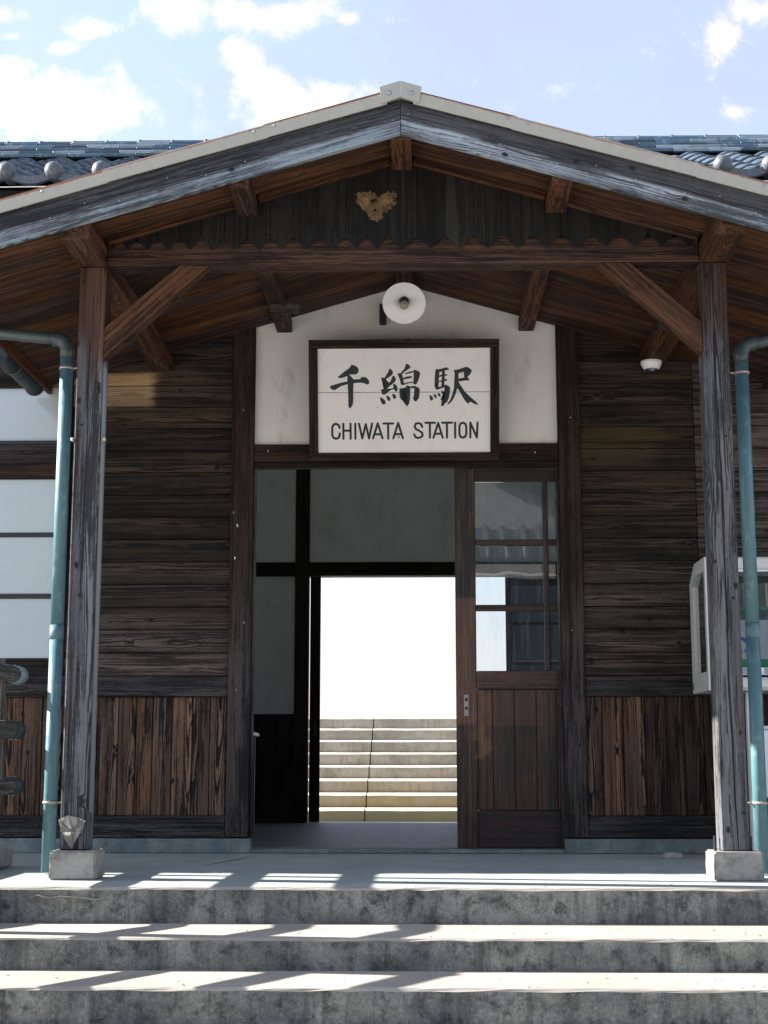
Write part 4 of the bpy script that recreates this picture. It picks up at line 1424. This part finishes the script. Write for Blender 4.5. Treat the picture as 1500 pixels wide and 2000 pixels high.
CH = {
    'one': (630, 695, 15.0, [
        [(810, 170), (850, 170), (950, 205), (1010, 255), (1035, 320), (1020, 400), (960, 450), (880, 455), (770, 455), (690, 500), (640, 520), (520, 560), (430, 550), (400, 530), (470, 480), (600, 370), (720, 290), (790, 225)],
        [(170, 820), (200, 780), (330, 745), (520, 690), (710, 655), (870, 600), (1070, 590), (1110, 535), (1190, 525), (1270, 550), (1330, 620), (1350, 690), (1330, 740), (1280, 755), (1180, 710), (1060, 695), (880, 710), (710, 735), (520, 790), (400, 860), (330, 910), (270, 910), (200, 870)],
        [(690, 470), (770, 470), (870, 590), (880, 720), (868, 900), (868, 1200), (850, 1340), (800, 1430), (745, 1450), (720, 1370), (715, 1000), (705, 740), (712, 600)]]),
    'two': (730, 695, 15.0, [
        [(450, 285), (500, 310), (545, 370), (550, 440), (500, 490), (420, 550), (340, 600), (290, 570), (350, 480), (410, 380)],
        [(210, 545), (260, 550), (330, 590), (380, 650), (430, 700), (470, 680), (500, 600), (540, 500), (580, 500), (630, 560), (640, 620), (600, 680), (510, 760), (440, 810), (400, 860), (330, 910), (270, 890), (330, 830), (375, 750), (290, 690), (215, 630), (195, 585)],
        [(195, 900), (230, 890), (330, 885), (440, 880), (560, 860), (555, 740), (600, 740), (660, 790), (690, 860), (680, 940), (640, 975), (610, 950), (575, 890), (480, 920), (400, 985), (330, 1040), (270, 1055), (220, 1035), (200, 960)],
        [(150, 1135), (200, 1140), (280, 1190), (325, 1250), (325, 1320), (280, 1350), (220, 1320), (180, 1240)],
        [(345, 1085), (390, 1085), (450, 1130), (475, 1200), (440, 1250), (390, 1220), (360, 1150)],
        [(520, 1040), (560, 1030), (620, 1060), (645, 1120), (620, 1170), (590, 1190), (550, 1150)],
        [(935, 155), (990, 155), (1050, 200), (1070, 250), (1040, 290), (960, 340), (880, 400), (820, 450), (760, 440), (830, 360), (900, 290), (930, 220)],
        [(680, 440), (700, 425), (760, 430), (820, 450), (850, 560), (870, 700), (900, 730), (870, 770), (820, 780), (780, 740), (755, 620), (700, 480)],
        [(890, 440), (960, 410), (1050, 380), (1170, 360), (1170, 400), (1040, 430), (950, 455), (900, 455)],
        [(1165, 330), (1210, 330), (1310, 370), (1360, 420), (1345, 500), (1310, 620), (1250, 740), (1210, 765), (1160, 740), (1150, 690), (1165, 560)],
        [(850, 570), (950, 530), (1040, 515), (1110, 515), (1115, 560), (1050, 575), (950, 595), (870, 610)],
        [(870, 730), (960, 700), (1050, 685), (1160, 690), (1160, 720), (1060, 715), (960, 740), (880, 760)],
        [(740, 870), (830, 865), (940, 840), (935, 785), (980, 785), (1060, 820), (1180, 800), (1220, 805), (1290, 850), (1345, 890), (1340, 1000), (1320, 1150), (1260, 1240), (1210, 1260), (1160, 1220), (1140, 1120), (1180, 1110), (1195, 1000), (1185, 870), (1060, 865), (1060, 1000), (1050, 1200), (1020, 1340), (960, 1400), (935, 1370), (945, 1200), (945, 1000), (935, 885), (830, 915), (822, 1000), (830, 1120), (845, 1170), (820, 1210), (780, 1200), (745, 1100), (740, 980)]]),
    'three': (830, 695, 13.043, [
        [(290, 260), (375, 300), (365, 450), (340, 730), (340, 795), (280, 790), (245, 700), (250, 500), (265, 320)],
        [(440, 290), (515, 290), (505, 570), (490, 700), (430, 745), (420, 700), (440, 420)],
        [(300, 265), (340, 280), (460, 250), (550, 225), (600, 250), (625, 285), (520, 305), (440, 335), (370, 345), (300, 330)],
        [(360, 435), (440, 410), (500, 400), (560, 400), (580, 420), (565, 440), (500, 440), (430, 460), (360, 475)],
        [(350, 580), (430, 555), (500, 520), (560, 530), (570, 555), (555, 570), (500, 575), (425, 590), (345, 615)],
        [(330, 730), (420, 715), (500, 670), (560, 680), (630, 720), (645, 760), (640, 870), (610, 1020), (570, 1110), (500, 1160), (480, 1215), (410, 1215), (450, 1150), (430, 1080), (400, 1050), (470, 1050), (520, 1000), (530, 870), (530, 750), (500, 735), (430, 745), (340, 790)],
        [(115, 940), (150, 935), (195, 980), (210, 1040), (170, 1080), (125, 1050)],
        [(220, 905), (260, 910), (300, 960), (300, 1010), (270, 1015), (235, 970)],
        [(325, 880), (370, 885), (400, 935), (395, 970), (365, 975), (335, 935)],
        [(420, 830), (455, 825), (480, 860), (485, 900), (455, 915), (430, 885)],
        [(750, 295), (870, 280), (1000, 260), (1060, 215), (1130, 240), (1190, 290), (1210, 330), (1170, 400), (1090, 480), (1010, 500), (1030, 350), (1000, 345), (870, 380), (780, 380), (750, 340)],
        [(850, 515), (1000, 495), (1095, 480), (1140, 540), (1130, 570), (1060, 565), (870, 590), (850, 590)],
        [(770, 340), (865, 340), (860, 600), (830, 760), (790, 900), (740, 1020), (680, 1110), (600, 1180), (570, 1165), (650, 1060), (710, 900), (745, 760), (770, 600)],
        [(860, 590), (900, 660), (1010, 830), (1160, 980), (1300, 1100), (1385, 1190), (1290, 1175), (1160, 1105), (1130, 1155), (1090, 1150), (1020, 1070), (940, 930), (870, 810), (830, 760), (800, 700)]]),
}


def glyph(name, polys, parent, Wm, y0=-0.0183, mat='ink'):
    bm = bmesh.new()
    for i, pl_ in enumerate(polys):
        t1 = y0 - 0.0008 - 0.00006 * i
        A = [bm.verts.new((p[0], t1, p[1])) for p in pl_]
        Bv = [bm.verts.new((p[0], y0, p[1])) for p in pl_]
        f_ = bm.faces.new(A)
        n = len(pl_)
        for k in range(n):
            bm.faces.new((A[k], Bv[k], Bv[(k + 1) % n], A[(k + 1) % n]))
    bmesh.ops.triangulate(bm, faces=[f for f in bm.faces if len(f.verts) > 4])
    me = bpy.data.meshes.new('glyph')
    bm.to_mesh(me)
    bm.free()
    me.materials.append(M[mat])
    return mesh_obj(name, me, parent, Wm)


for key in ('one', 'two', 'three'):
    ox, oy, sc, polys = CH[key]
    glyph('kanji_character', [[S2(ox + x_ / sc, oy + y_ / sc) for x_, y_ in pl_] for pl_ in polys], SG, base)


def ribbon(pts, hw, closed=False):
    """outline polygons of one stroke: a quad per segment plus round joints"""
    out = []
    for (x0, y0), (x1, y1) in zip(pts, pts[1:]):
        dx, dy = x1 - x0, y1 - y0
        l = math.hypot(dx, dy)
        nx, ny = -dy / l * hw, dx / l * hw
        out.append([(x0 + nx, y0 + ny), (x1 + nx, y1 + ny), (x1 - nx, y1 - ny), (x0 - nx, y0 - ny)])
    for (x0, y0) in (pts[:-1] if closed else pts):
        out.append([(x0 + hw * math.cos(2 * PI * k / 10), y0 + hw * math.sin(2 * PI * k / 10)) for k in range(10)])
    return out


LET = [
    [[(145, 95), (135, 68), (110, 57), (88, 65), (75, 90), (75, 165), (88, 190), (110, 198), (135, 188), (145, 165), (145, 148)]],
    [[(180, 57), (180, 198)], [(248, 57), (248, 198)], [(180, 122), (248, 122)]],
    [[(293, 57), (293, 198)]],
    [[(328, 57), (358, 196), (392, 62), (422, 196), (452, 57)]],
    [[(460, 195), (505, 55), (550, 195)], [(475, 157), (537, 157)]],
    [[(558, 57), (650, 57)], [(603, 57), (603, 198)]],
    [[(652, 195), (698, 52), (742, 195)], [(668, 157), (728, 157)]],
    [[(925, 90), (915, 65), (888, 54), (862, 62), (853, 88), (865, 110), (900, 128), (925, 148), (928, 172), (912, 188), (885, 194), (860, 185), (848, 160)]],
    [[(955, 52), (1045, 52)], [(997, 52), (997, 192)]],
    [[(1030, 192), (1075, 54), (1118, 192)], [(1046, 155), (1103, 155)]],
    [[(1113, 52), (1207, 52)], [(1158, 52), (1158, 192)]],
    [[(1235, 52), (1235, 192)]],
    [[(1275, 90), (1285, 62), (1307, 53), (1330, 62), (1340, 90), (1340, 158), (1330, 184), (1307, 193), (1285, 184), (1275, 158), (1275, 90)]],
    [[(1378, 192), (1378, 52), (1440, 192), (1446, 52)]],
]
for strokes in LET:
    polys = []
    for st in strokes:
        polys += ribbon(st, 10.3)
    glyph('letter', [[S2(630 + x_ / 4.762, 810 + y_ / 4.762) for x_, y_ in pl_] for pl_ in polys], SG, base)
# specks and rust spots on the board
for (px, py, s_) in ((778, 849, .0065), (754, 692, .003), (735, 790, .004), (803, 711, .0035), (948, 805, .002), (699, 853, .003)):
    q_ = S2(px, py)
    glyph('stain', [[(q_[0] + s_ * math.cos(k) * R.uniform(.6, 1.2), q_[1] + s_ * math.sin(k) * R.uniform(.6, 1.3)) for k in range(6)]], SG, base, y0=-0.0186, mat='rustspot')
tube('hanging_hook', [(0.03, 0.036, 3.075), (0.03, -0.02, 3.085), (0.03, -0.10, 3.075), (0.03, -0.17, 3.045)], 0.006, 'black', SG, seg=8)

# ================================================================== LAMP
LP = thing('porch_lamp', 'round white enamel lamp shade with bare bulb under the gable peak', 'lamp', (0.008, -0.40, 3.2))
axis = Vector((0.0, -0.80, -0.60)).normalized()
rot = axis.to_track_quat('Z', 'Y').to_matrix().to_4x4()
LW_ = Matrix.Translation(Vector((0.009, -0.45, 3.192))) @ rot
lathe('shade', [(0.024, -0.050), (0.034, -0.040), (0.042, -0.026), (0.075, -0.013), (0.110, -0.003), (0.122, 0.002), (0.1275, 0.006), (0.1275, 0.009), (0.121, 0.006), (0.108, 0.001), (0.074, -0.009), (0.036, -0.020), (0.029, -0.032), (0.023, -0.046)], 'enamel', LP, LW_, seg=48)
lathe('socket', [(0.0, -0.085), (0.024, -0.085), (0.025, -0.024), (0.022, -0.016), (0.019, 0.0), (0.0, 0.002)], 'black', LP, LW_, seg=24)
lathe('bulb', [(0.014, -0.010), (0.017, 0.008), (0.024, 0.026), (0.026, 0.042), (0.023, 0.056), (0.015, 0.065), (0.0, 0.069)], 'bulb', LP, LW_, seg=24)
bk = LW_ @ Vector((0, 0, -0.07))
tube('gooseneck_arm', [bk, bk + Vector((0, 0.09, 0.055)), bk + Vector((0, 0.22, 0.07)), (0.009, 0.036, 3.27)], 0.011, 'black', LP, seg=12)
box('junction_box', (-0.148, -0.03, 3.200), (-0.105, 0.035, 3.325), 'black', LP, 0.006)
tube('lamp_wire', [(-0.12, 0.0, 3.28), (-0.10, -0.05, 3.30), (-0.03, -0.15, 3.36), (0.0, -0.2, 3.375)], 0.004, 'black', LP, seg=6)
for k in range(5):
    an = 3.55 + k * 0.17
    q_ = LW_ @ Vector((0.1265 * math.cos(an), 0.1265 * math.sin(an), 0.006))
    lathe('rust_chip', [(0, .002), (.0035, .001), (.004, -.002)], 'rustspot', LP, Matrix.Translation(q_) @ rot, seg=7)

# ================================================================== SECURITY CAMERA
SC = thing('security_camera', 'small white dome security camera under the right roof beam', 'camera', (1.50, -0.15, 2.88))
scw = Matrix.Translation((1.497, -0.15, 2.910)) @ Matrix.Rotation(PI, 4, 'X')
lathe('housing', [(0.0, 0.0), (0.062, 0.0), (0.064, 0.006), (0.062, 0.022), (0.052, 0.040), (0.044, 0.050), (0.030, 0.052)], 'enamel', SC, scw, seg=32)
lathe('dome', [(0.040, 0.049), (0.036, 0.062), (0.026, 0.073), (0.012, 0.079), (0.0, 0.080)], 'lens', SC, scw, seg=24)
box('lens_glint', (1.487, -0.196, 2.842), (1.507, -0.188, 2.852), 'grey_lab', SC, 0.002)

# small wooden tag nailed under the left purlin
WT = box('wooden_tag', (-0.765, -0.60, 3.088), (-0.595, -0.578, 3.147), 'frame', None, 0.003, label='small weathered wooden tag hanging under the left purlin', category='tag', wear=0.4, tone=0.9)

# ================================================================== LOG FENCE (left of the steps)
FE = thing('log_fence', 'grey log-style fence rail at the left edge of the steps', 'fence', (-2.06, -2.0, 0.1))
CBZ = 0.100
box('kerb', (-2.20, -2.318, 0.004), (-1.985, -1.135, CBZ), 'block', FE, 0.012, 'Y')
me = step_mesh(-4.8, -2.321, 0, 0, 0, 1) if False else None
quad_prism('sloping_kerb', [(-2.321, GZ + .01), (-2.321, CBZ), (-4.9, CBZ - 0.30 * 2.58), (-4.9, GZ + .01)], -2.20, -1.985, 'block', FE)
px_ = -2.070


def rz(y, z):
    return z if y > -2.30 else z - (-2.30 - y) * 0.300


for y in (-1.30, -2.62, -3.94):
    log_piece('fence_post', (px_, y, rz(y, CBZ) - 0.02), (px_, y, rz(y, 1.045)), 0.052, 'log', FE)
for zr in (0.972, 0.690, 0.406):
    log_piece('fence_rail', (-2.0, -2.30, zr), (-2.0, -1.19, zr), 0.043, 'log', FE)
    log_piece('fence_rail', (-2.0, -4.9, rz(-4.9, zr)), (-2.0, -2.301, zr), 0.043, 'log', FE)
    top = zr > 0.9
    tube('rail_sleeve', [(-2.0, -1.22, zr), (-2.0, -1.10, zr), (-2.0, -1.095, zr)], [0.047, 0.047, 0.040], 'sleeve' if top else 'cap_dk', FE, seg=18)
    for yy in (-1.21, -1.125):
        tube('sleeve_bolt', [(-2.0, yy, zr - 0.040), (-2.0, yy, zr - 0.052)], 0.005, 'steel', FE, seg=8)
        tube('sleeve_bolt', [(-2.0, yy, zr + 0.040), (-2.0, yy, zr + 0.049)], 0.005, 'steel', FE, seg=8)

# ================================================================== TELEPHONE CABINET
TC = thing('telephone_cabinet', 'off-white glazed cabinet holding a green public telephone behind the right post', 'phone booth', (2.0, -0.35, 0.0))
cx0, cx1 = 1.683, 2.60
yb, yf = -0.13, -0.60
z0, zt = 0.915, 1.655
# side frames as bent outlines in the YZ plane


def side_frame(x0, x1, outer, inner):
    bm = bmesh.new()
    vo0 = [bm.verts.new((x0, y, z)) for y, z in outer]
    vi0 = [bm.verts.new((x0, y, z)) for y, z in inner]
    vo1 = [bm.verts.new((x1, y, z)) for y, z in outer]
    vi1 = [bm.verts.new((x1, y, z)) for y, z in inner]
    n = len(outer)
    for i in range(n):
        j = (i + 1) % n
        bm.faces.new((vo0[i], vo0[j], vi0[j], vi0[i]))
        bm.faces.new((vo1[i], vo1[j], vi1[j], vi1[i]))
        bm.faces.new((vo0[i], vo0[j], vo1[j], vo1[i]))
        bm.faces.new((vi0[i], vi0[j], vi1[j], vi1[i]))
    bmesh.ops.recalc_face_normals(bm, faces=bm.faces[:])
    me = bpy.data.meshes.new('side_frame')
    bm.to_mesh(me)
    bm.free()
    me.materials.append(M['mesh_white'])
    return mesh_obj('side_frame', me, TC)


outer = [(yb, z0), (yb, 1.555), (-0.29, zt), (yf, zt), (yf, z0)]
inner = [(yb - .075, z0 + .105), (yb - .075, 1.53), (-0.31, zt - .075), (yf + .04, zt - .075), (yf + .04, z0 + .105)]
side_frame(cx0, cx0 + .03, outer, inner)
side_frame(cx1 - .03, cx1, outer, inner)
bm = bmesh.new()
bm.faces.new([bm.verts.new((cx0 + .018, y, z)) for y, z in inner])
me = bpy.data.meshes.new('g')
bm.to_mesh(me)
bm.free()
me.materials.append(M['glass_cab'])
mesh_obj('side_glass', me, TC)
box('blue_strip', (cx0 + .024, -0.50, z0 + .11), (cx0 + .028, -0.35, zt - .08), 'navy', TC)
box('back_panel', (cx0 + .031, yb - .02, z0 + .05), (cx1 - .031, yb - .002, 1.56), 'olive', TC)
box('bottom_tray', (cx0 + .031, yf, z0), (cx1 - .031, yb, z0 + .072), 'mesh_white', TC, 0.018)
box('shelf_edge', (cx0 + .031, yf - .004, z0 + .085), (cx1 - .031, yf + .25, z0 + .125), 'paper', TC, 0.004)
box('label_plate', (1.860, yf - .007, z0 + .088), (1.905, yf - .0045, z0 + .122), 'grey_lab', TC)
box('label_plate', (1.99, yf - .007, z0 + .088), (2.20, yf - .0045, z0 + .122), 'grey_lab', TC)
box('roof_panel', (cx0 + .031, yf, 1.585), (cx1 - .031, -0.30, zt), 'mesh_white', TC, 0.010)
box('header_strip', (cx0 + .031, yf - .004, 1.572), (cx1 - .031, yf + .012, 1.584), 'paper', TC, 0.002)
box('front_glass', (cx0 + .031, yf + .012, z0 + .126), (cx1 - .031, yf + .015, 1.571), 'glass_cab', TC)
for xx in (1.99, 2.12, 2.3):
    box('cabinet_rib', (xx, yb - .03, 1.30), (xx + .012, yb - .021, 1.56), 'mesh_white', TC, tone=0)
box('corner_sticker', (cx0 - .0012, yb - .045, z0 + .02), (cx0 - .0002, yb - .015, z0 + .06), 'navy', TC)
# legs and lower panel
for xx in (1.905, 2.45):
    box('leg', (xx, yf + .08, 0.02), (xx + .045, yf + .13, z0 - .002), 'mesh_white', TC, 0.004, 'Z')
box('leg_plate', (1.93, yf + .04, 0.335), (2.50, yf + .07, 0.700), 'paper', TC, 0.004)
box('panel_cap', (1.925, yf + .035, 0.702), (2.505, yf + .075, 0.722), 'mesh_white', TC, 0.004)
box('base_box', (1.96, yf + .10, 0.02), (2.45, yb - .05, 0.33), 'cap_dk', TC, 0.01)
# telephone
PH = thing('public_telephone', 'green public telephone standing inside the glazed cabinet', 'telephone', (2.05, -0.45, 1.04))
ph_out = [(1.76, 1.045), (1.76, 1.345), (1.79, 1.378), (2.085, 1.378), (2.115, 1.355), (2.15, 1.20), (2.15, 1.045)]
me = prism_mesh(ph_out, -0.56, -0.33, 'green')
mesh_obj('telephone_body', me, PH)
me = prism_mesh([(1.80, 1.30), (1.80, 1.36), (2.072, 1.36), (2.088, 1.35), (2.105, 1.30)], -0.566, -0.561, 'dgreen')
mesh_obj('display_panel', me, PH)
for k in range(9):
    xx = 1.915 + k * 0.020
    if R.random() < .75:
        box('printed_mark', (xx, -0.5675, 1.325 + R.uniform(-.012, .012)), (xx + .009, -0.5663, 1.334 + R.uniform(-.008, .012)), 'paper', PH)
CD = box('notice_card', (1.785, -0.578, 1.086), (2.22, -0.572, 1.304), 'paper', None, 0, label='white card with blue logo propped on the green telephone', category='card')
# blue curved mark and lettering on the card
arc = [(1.893 + 0.052 * math.cos(a), 1.243 + 0.056 * math.sin(a)) for a in [PI * (0.98 + 0.9 * k / 10) for k in range(11)]]
arc2 = [(1.905 + 0.034 * math.cos(a), 1.255 + 0.034 * math.sin(a)) for a in [PI * (1.88 - 0.9 * k / 10) for k in range(11)]]


def card_glyph(polys):
    o = glyph('blue_print', [[(p[0] - 2.0025, p[1] - 1.195) for p in pl_] for pl_ in polys], CD, Matrix.Translation((2.0025, -0.575, 1.195)), y0=-0.0032, mat='blue')
    return o


card_glyph([[(1.862, 1.222), (1.872, 1.196), (1.892, 1.180), (1.920, 1.178), (1.940, 1.190), (1.950, 1.215), (1.935, 1.208), (1.915, 1.202), (1.895, 1.203), (1.880, 1.211)]])
for x0_, strokes in ((1.862, [[(0, 18), (0, 0)], [(-5, 12), (6, 12)], [(6, 18), (14, 18)], [(10, 18), (10, 2)], [(5, 9), (15, 9)]]),
                     (1.888, [[(0, 18), (16, 18)], [(8, 20), (8, 6)], [(1, 13), (15, 13)], [(2, 9), (14, 9)], [(2, 4), (14, 4)], [(8, 6), (9, 0)], [(9, 0), (17, 0)], [(2, 13), (2, 4)], [(14, 13), (14, 4)]]),
                     (1.914, [[(2, 18), (6, 10)], [(0, 4), (8, 4)], [(9, 18), (16, 18)], [(12, 18), (12, 0)], [(9, 9), (16, 9)]])):
    polys = []
    for st in strokes:
        polys += ribbon([(x0_ + a * .00125, 1.118 + b_ * .00125) for a, b_ in st], .0013)
    card_glyph(polys)

# something pale on a table edge inside, left of the doorway
TB = thing('side_table', 'low table with pale top just inside the doorway at left', 'table', (-1.3, 1.3, 0.0))
box('table_top', (-1.75, 0.95, 0.70), (-1.035, 1.65, 0.725), 'enamel', TB, 0.006)
for xx in (-1.72, -1.09):
    for yy in (0.98, 1.59):
        box('leg', (xx, yy, 0.019), (xx + .03, yy + .03, 0.699), 'black', TB, 0.002, 'Z')

# small stone against the foundation beside the right post
ST = lathe('loose_stone', [(0, 0.035), (0.03, 0.032), (0.052, 0.018), (0.056, 0.0), (0, 0)], 'block', None, Matrix.Translation((1.485, -0.42, 0.0)) @ Matrix.Diagonal((1.3, .8, 1, 1)), seg=9, label='small grey stone on the porch floor behind the right post', category='stone')

# ================================================================== PLATFORM STAIRS (seen through the station)
PS = thing('platform_stairs', 'stained concrete stairs climbing to the platform, seen through both doorways', 'stairs', (-0.3, 8.0, -0.1))
RR_, TR_ = 0.1446, 0.42
YS = 6.51


def stair_mesh(x0, x1, y0, z0_, zt_, dep):
    bm = bmesh.new()
    nb = 0.020
    prof = [(y0, z0_), (y0, zt_ - nb), (y0 + nb * .9, zt_), (y0 + dep, zt_)]
    n = 24
    rows = []
    for i in range(n + 1):
        x_ = x0 + (x1 - x0) * i / n
        rows.append([bm.verts.new((x_, y + R.uniform(-.002, .002), z + R.uniform(-.0025, .0025) * (k in (1, 2)))) for k, (y, z) in enumerate(prof)])
    for a, b_ in zip(rows, rows[1:]):
        for j in range(3):
            f_ = bm.faces.new((a[j], b_[j], b_[j + 1], a[j + 1]))
            f_.material_index = 0 if j == 0 else 1
    for row in (rows[0], rows[-1]):
        bm.faces.new(row + [bm.verts.new((row[0].co.x, y0 + dep, z0_))])
    bmesh.ops.recalc_face_normals(bm, faces=bm.faces[:])
    me = bpy.data.meshes.new('stair')
    bm.to_mesh(me)
    bm.free()
    me.materials.append(M['stairs'])
    me.materials.append(M['nosing'])
    return me


for i in range(8):
    y0 = YS + i * TR_
    zt_ = -0.10 + RR_ * (i + 1)
    dep = TR_ + 0.01 if i < 7 else 9.0
    for x0, x1 in ((-4.0, -0.475), (-0.463, 4.0)):
        mesh_obj('stair_step', stair_mesh(x0, x1, y0, zt_ - RR_ - 0.004, zt_, dep), PS)
box('stair_core', (-3.99, YS + 3.1, -0.099), (3.99, YS + 11.9, 0.90), 'stairs', PS)
# formwork dimples on the risers
for i in range(8):
    for x_ in (-1.1, -0.82, -0.30, -0.05, 0.18, 0.42, 0.62, 1.1):
        if R.random() < .65:
            lathe('formwork_dimple', [(0, -.001), (.016, 0.0005), (.019, .002), (.021, -.003)], 'stairs', PS, Matrix.Translation((x_ + R.uniform(-.1, .1), YS + i * TR_ - .001, -0.10 + RR_ * i + .075)) @ Matrix.Rotation(PI / 2, 4, 'X'), seg=10)

# ================================================================== OPPOSITE HOUSE (mirrored in the door glass)
H = thing('opposite_house', 'white-walled tiled house across the forecourt, mirrored in the door glass', 'house', (2.0, -14, GZ))
box('ground_wall', (-3.5, -19, GZ), (7.5, -12.8, 3.2), 'siding', H)
quad_prism('lower_roof', [(-12.0, 3.42), (-13.6, 4.10), (-13.6, 3.95), (-12.0, 3.30)], -4.3, 8.2, 'tile', H)
for k in range(44):
    xx = -4.2 + k * 0.28
    tube('cover_tile_row', [(xx, -12.0, 3.44), (xx, -13.6, 4.12)], 0.055, 'roundend', H, seg=8)
gw = prism_mesh([(-4.2, 3.6), (5.6, 3.6), (3.2, 4.25), (1.6, 4.72), (0.2, 5.3), (-1.2, 6.3), (-2.2, 5.6), (-4.2, 4.4)], -13.9, -13.61, 'house_wall')
mesh_obj('gable_wall', gw, H)
roof_line = [(-1.2, 6.32), (0.2, 5.34), (1.6, 4.76), (3.2, 4.30), (5.8, 3.80)]
ru = [(x_, z_ + .02) for x_, z_ in roof_line] + [(x_ + .2, z_ + .55) for x_, z_ in reversed(roof_line)]
mesh_obj('upper_roof', prism_mesh(ru, -19, -13.2, 'tile'), H)
for k in range(22):
    t_ = k / 21.0 * 3.999
    i = int(t_)
    f_ = t_ - i
    xx = roof_line[i][0] * (1 - f_) + roof_line[i + 1][0] * f_
    z_ = roof_line[i][1] * (1 - f_) + roof_line[i + 1][1] * f_
    mesh_obj('round_end_tile', ball_me, H, Matrix.Translation((xx + .12, -13.17, z_ + .38)) @ Matrix.Rotation(-PI / 2, 4, 'X'))
for k in range(44):
    mesh_obj('round_end_tile', ball_me, H, Matrix.Translation((-4.2 + k * .28, -11.98, 3.43)) @ Matrix.Rotation(-PI / 2, 4, 'X'))
tube('gutter', [(-4.3, -11.95, 3.12), (8.2, -11.95, 3.16)], 0.04, 'enamel', H, seg=8)

TRE = thing('garden_tree', 'dark leafy tree behind the opposite house', 'tree', (6.0, -20, GZ))
tube('trunk', [(6, -20.5, GZ), (6.1, -20.5, 2.0), (6.0, -20.4, 5.0)], [0.28, 0.2, 0.1], 'bark', TRE, seg=10)
for k in range(6):
    a = k * 1.05
    tube('limb', [(6.05, -20.45, 2.4 + .4 * k), (6 + 1.3 * math.cos(a), -20.45 + 1.3 * math.sin(a), 4.2 + .5 * k)], [0.09, 0.03], 'bark', TRE, seg=7)
bm = bmesh.new()
cl_ = [(6 + R.uniform(-2.6, 2.6), -20.5 + R.uniform(-2, 2), 5.5 + R.uniform(-1.8, 3.0)) for _ in range(38)]
for c_ in cl_:
    for _ in range(150):
        p_ = Vector(c_) + Vector((R.gauss(0, .42), R.gauss(0, .42), R.gauss(0, .36)))
        e = Euler((R.uniform(0, 6), R.uniform(0, 6), R.uniform(0, 6))).to_matrix()
        s_ = R.uniform(.05, .11)
        bm.faces.new([bm.verts.new(p_ + e @ Vector(q_) * s_) for q_ in ((-1, 0, 0), (0, -.5, 0), (1, 0, 0), (0, .5, 0))])
me = bpy.data.meshes.new('crown')
bm.to_mesh(me)
bm.free()
me.materials.append(M['leaf'])
mesh_obj('crown', me, TRE, kind='stuff')
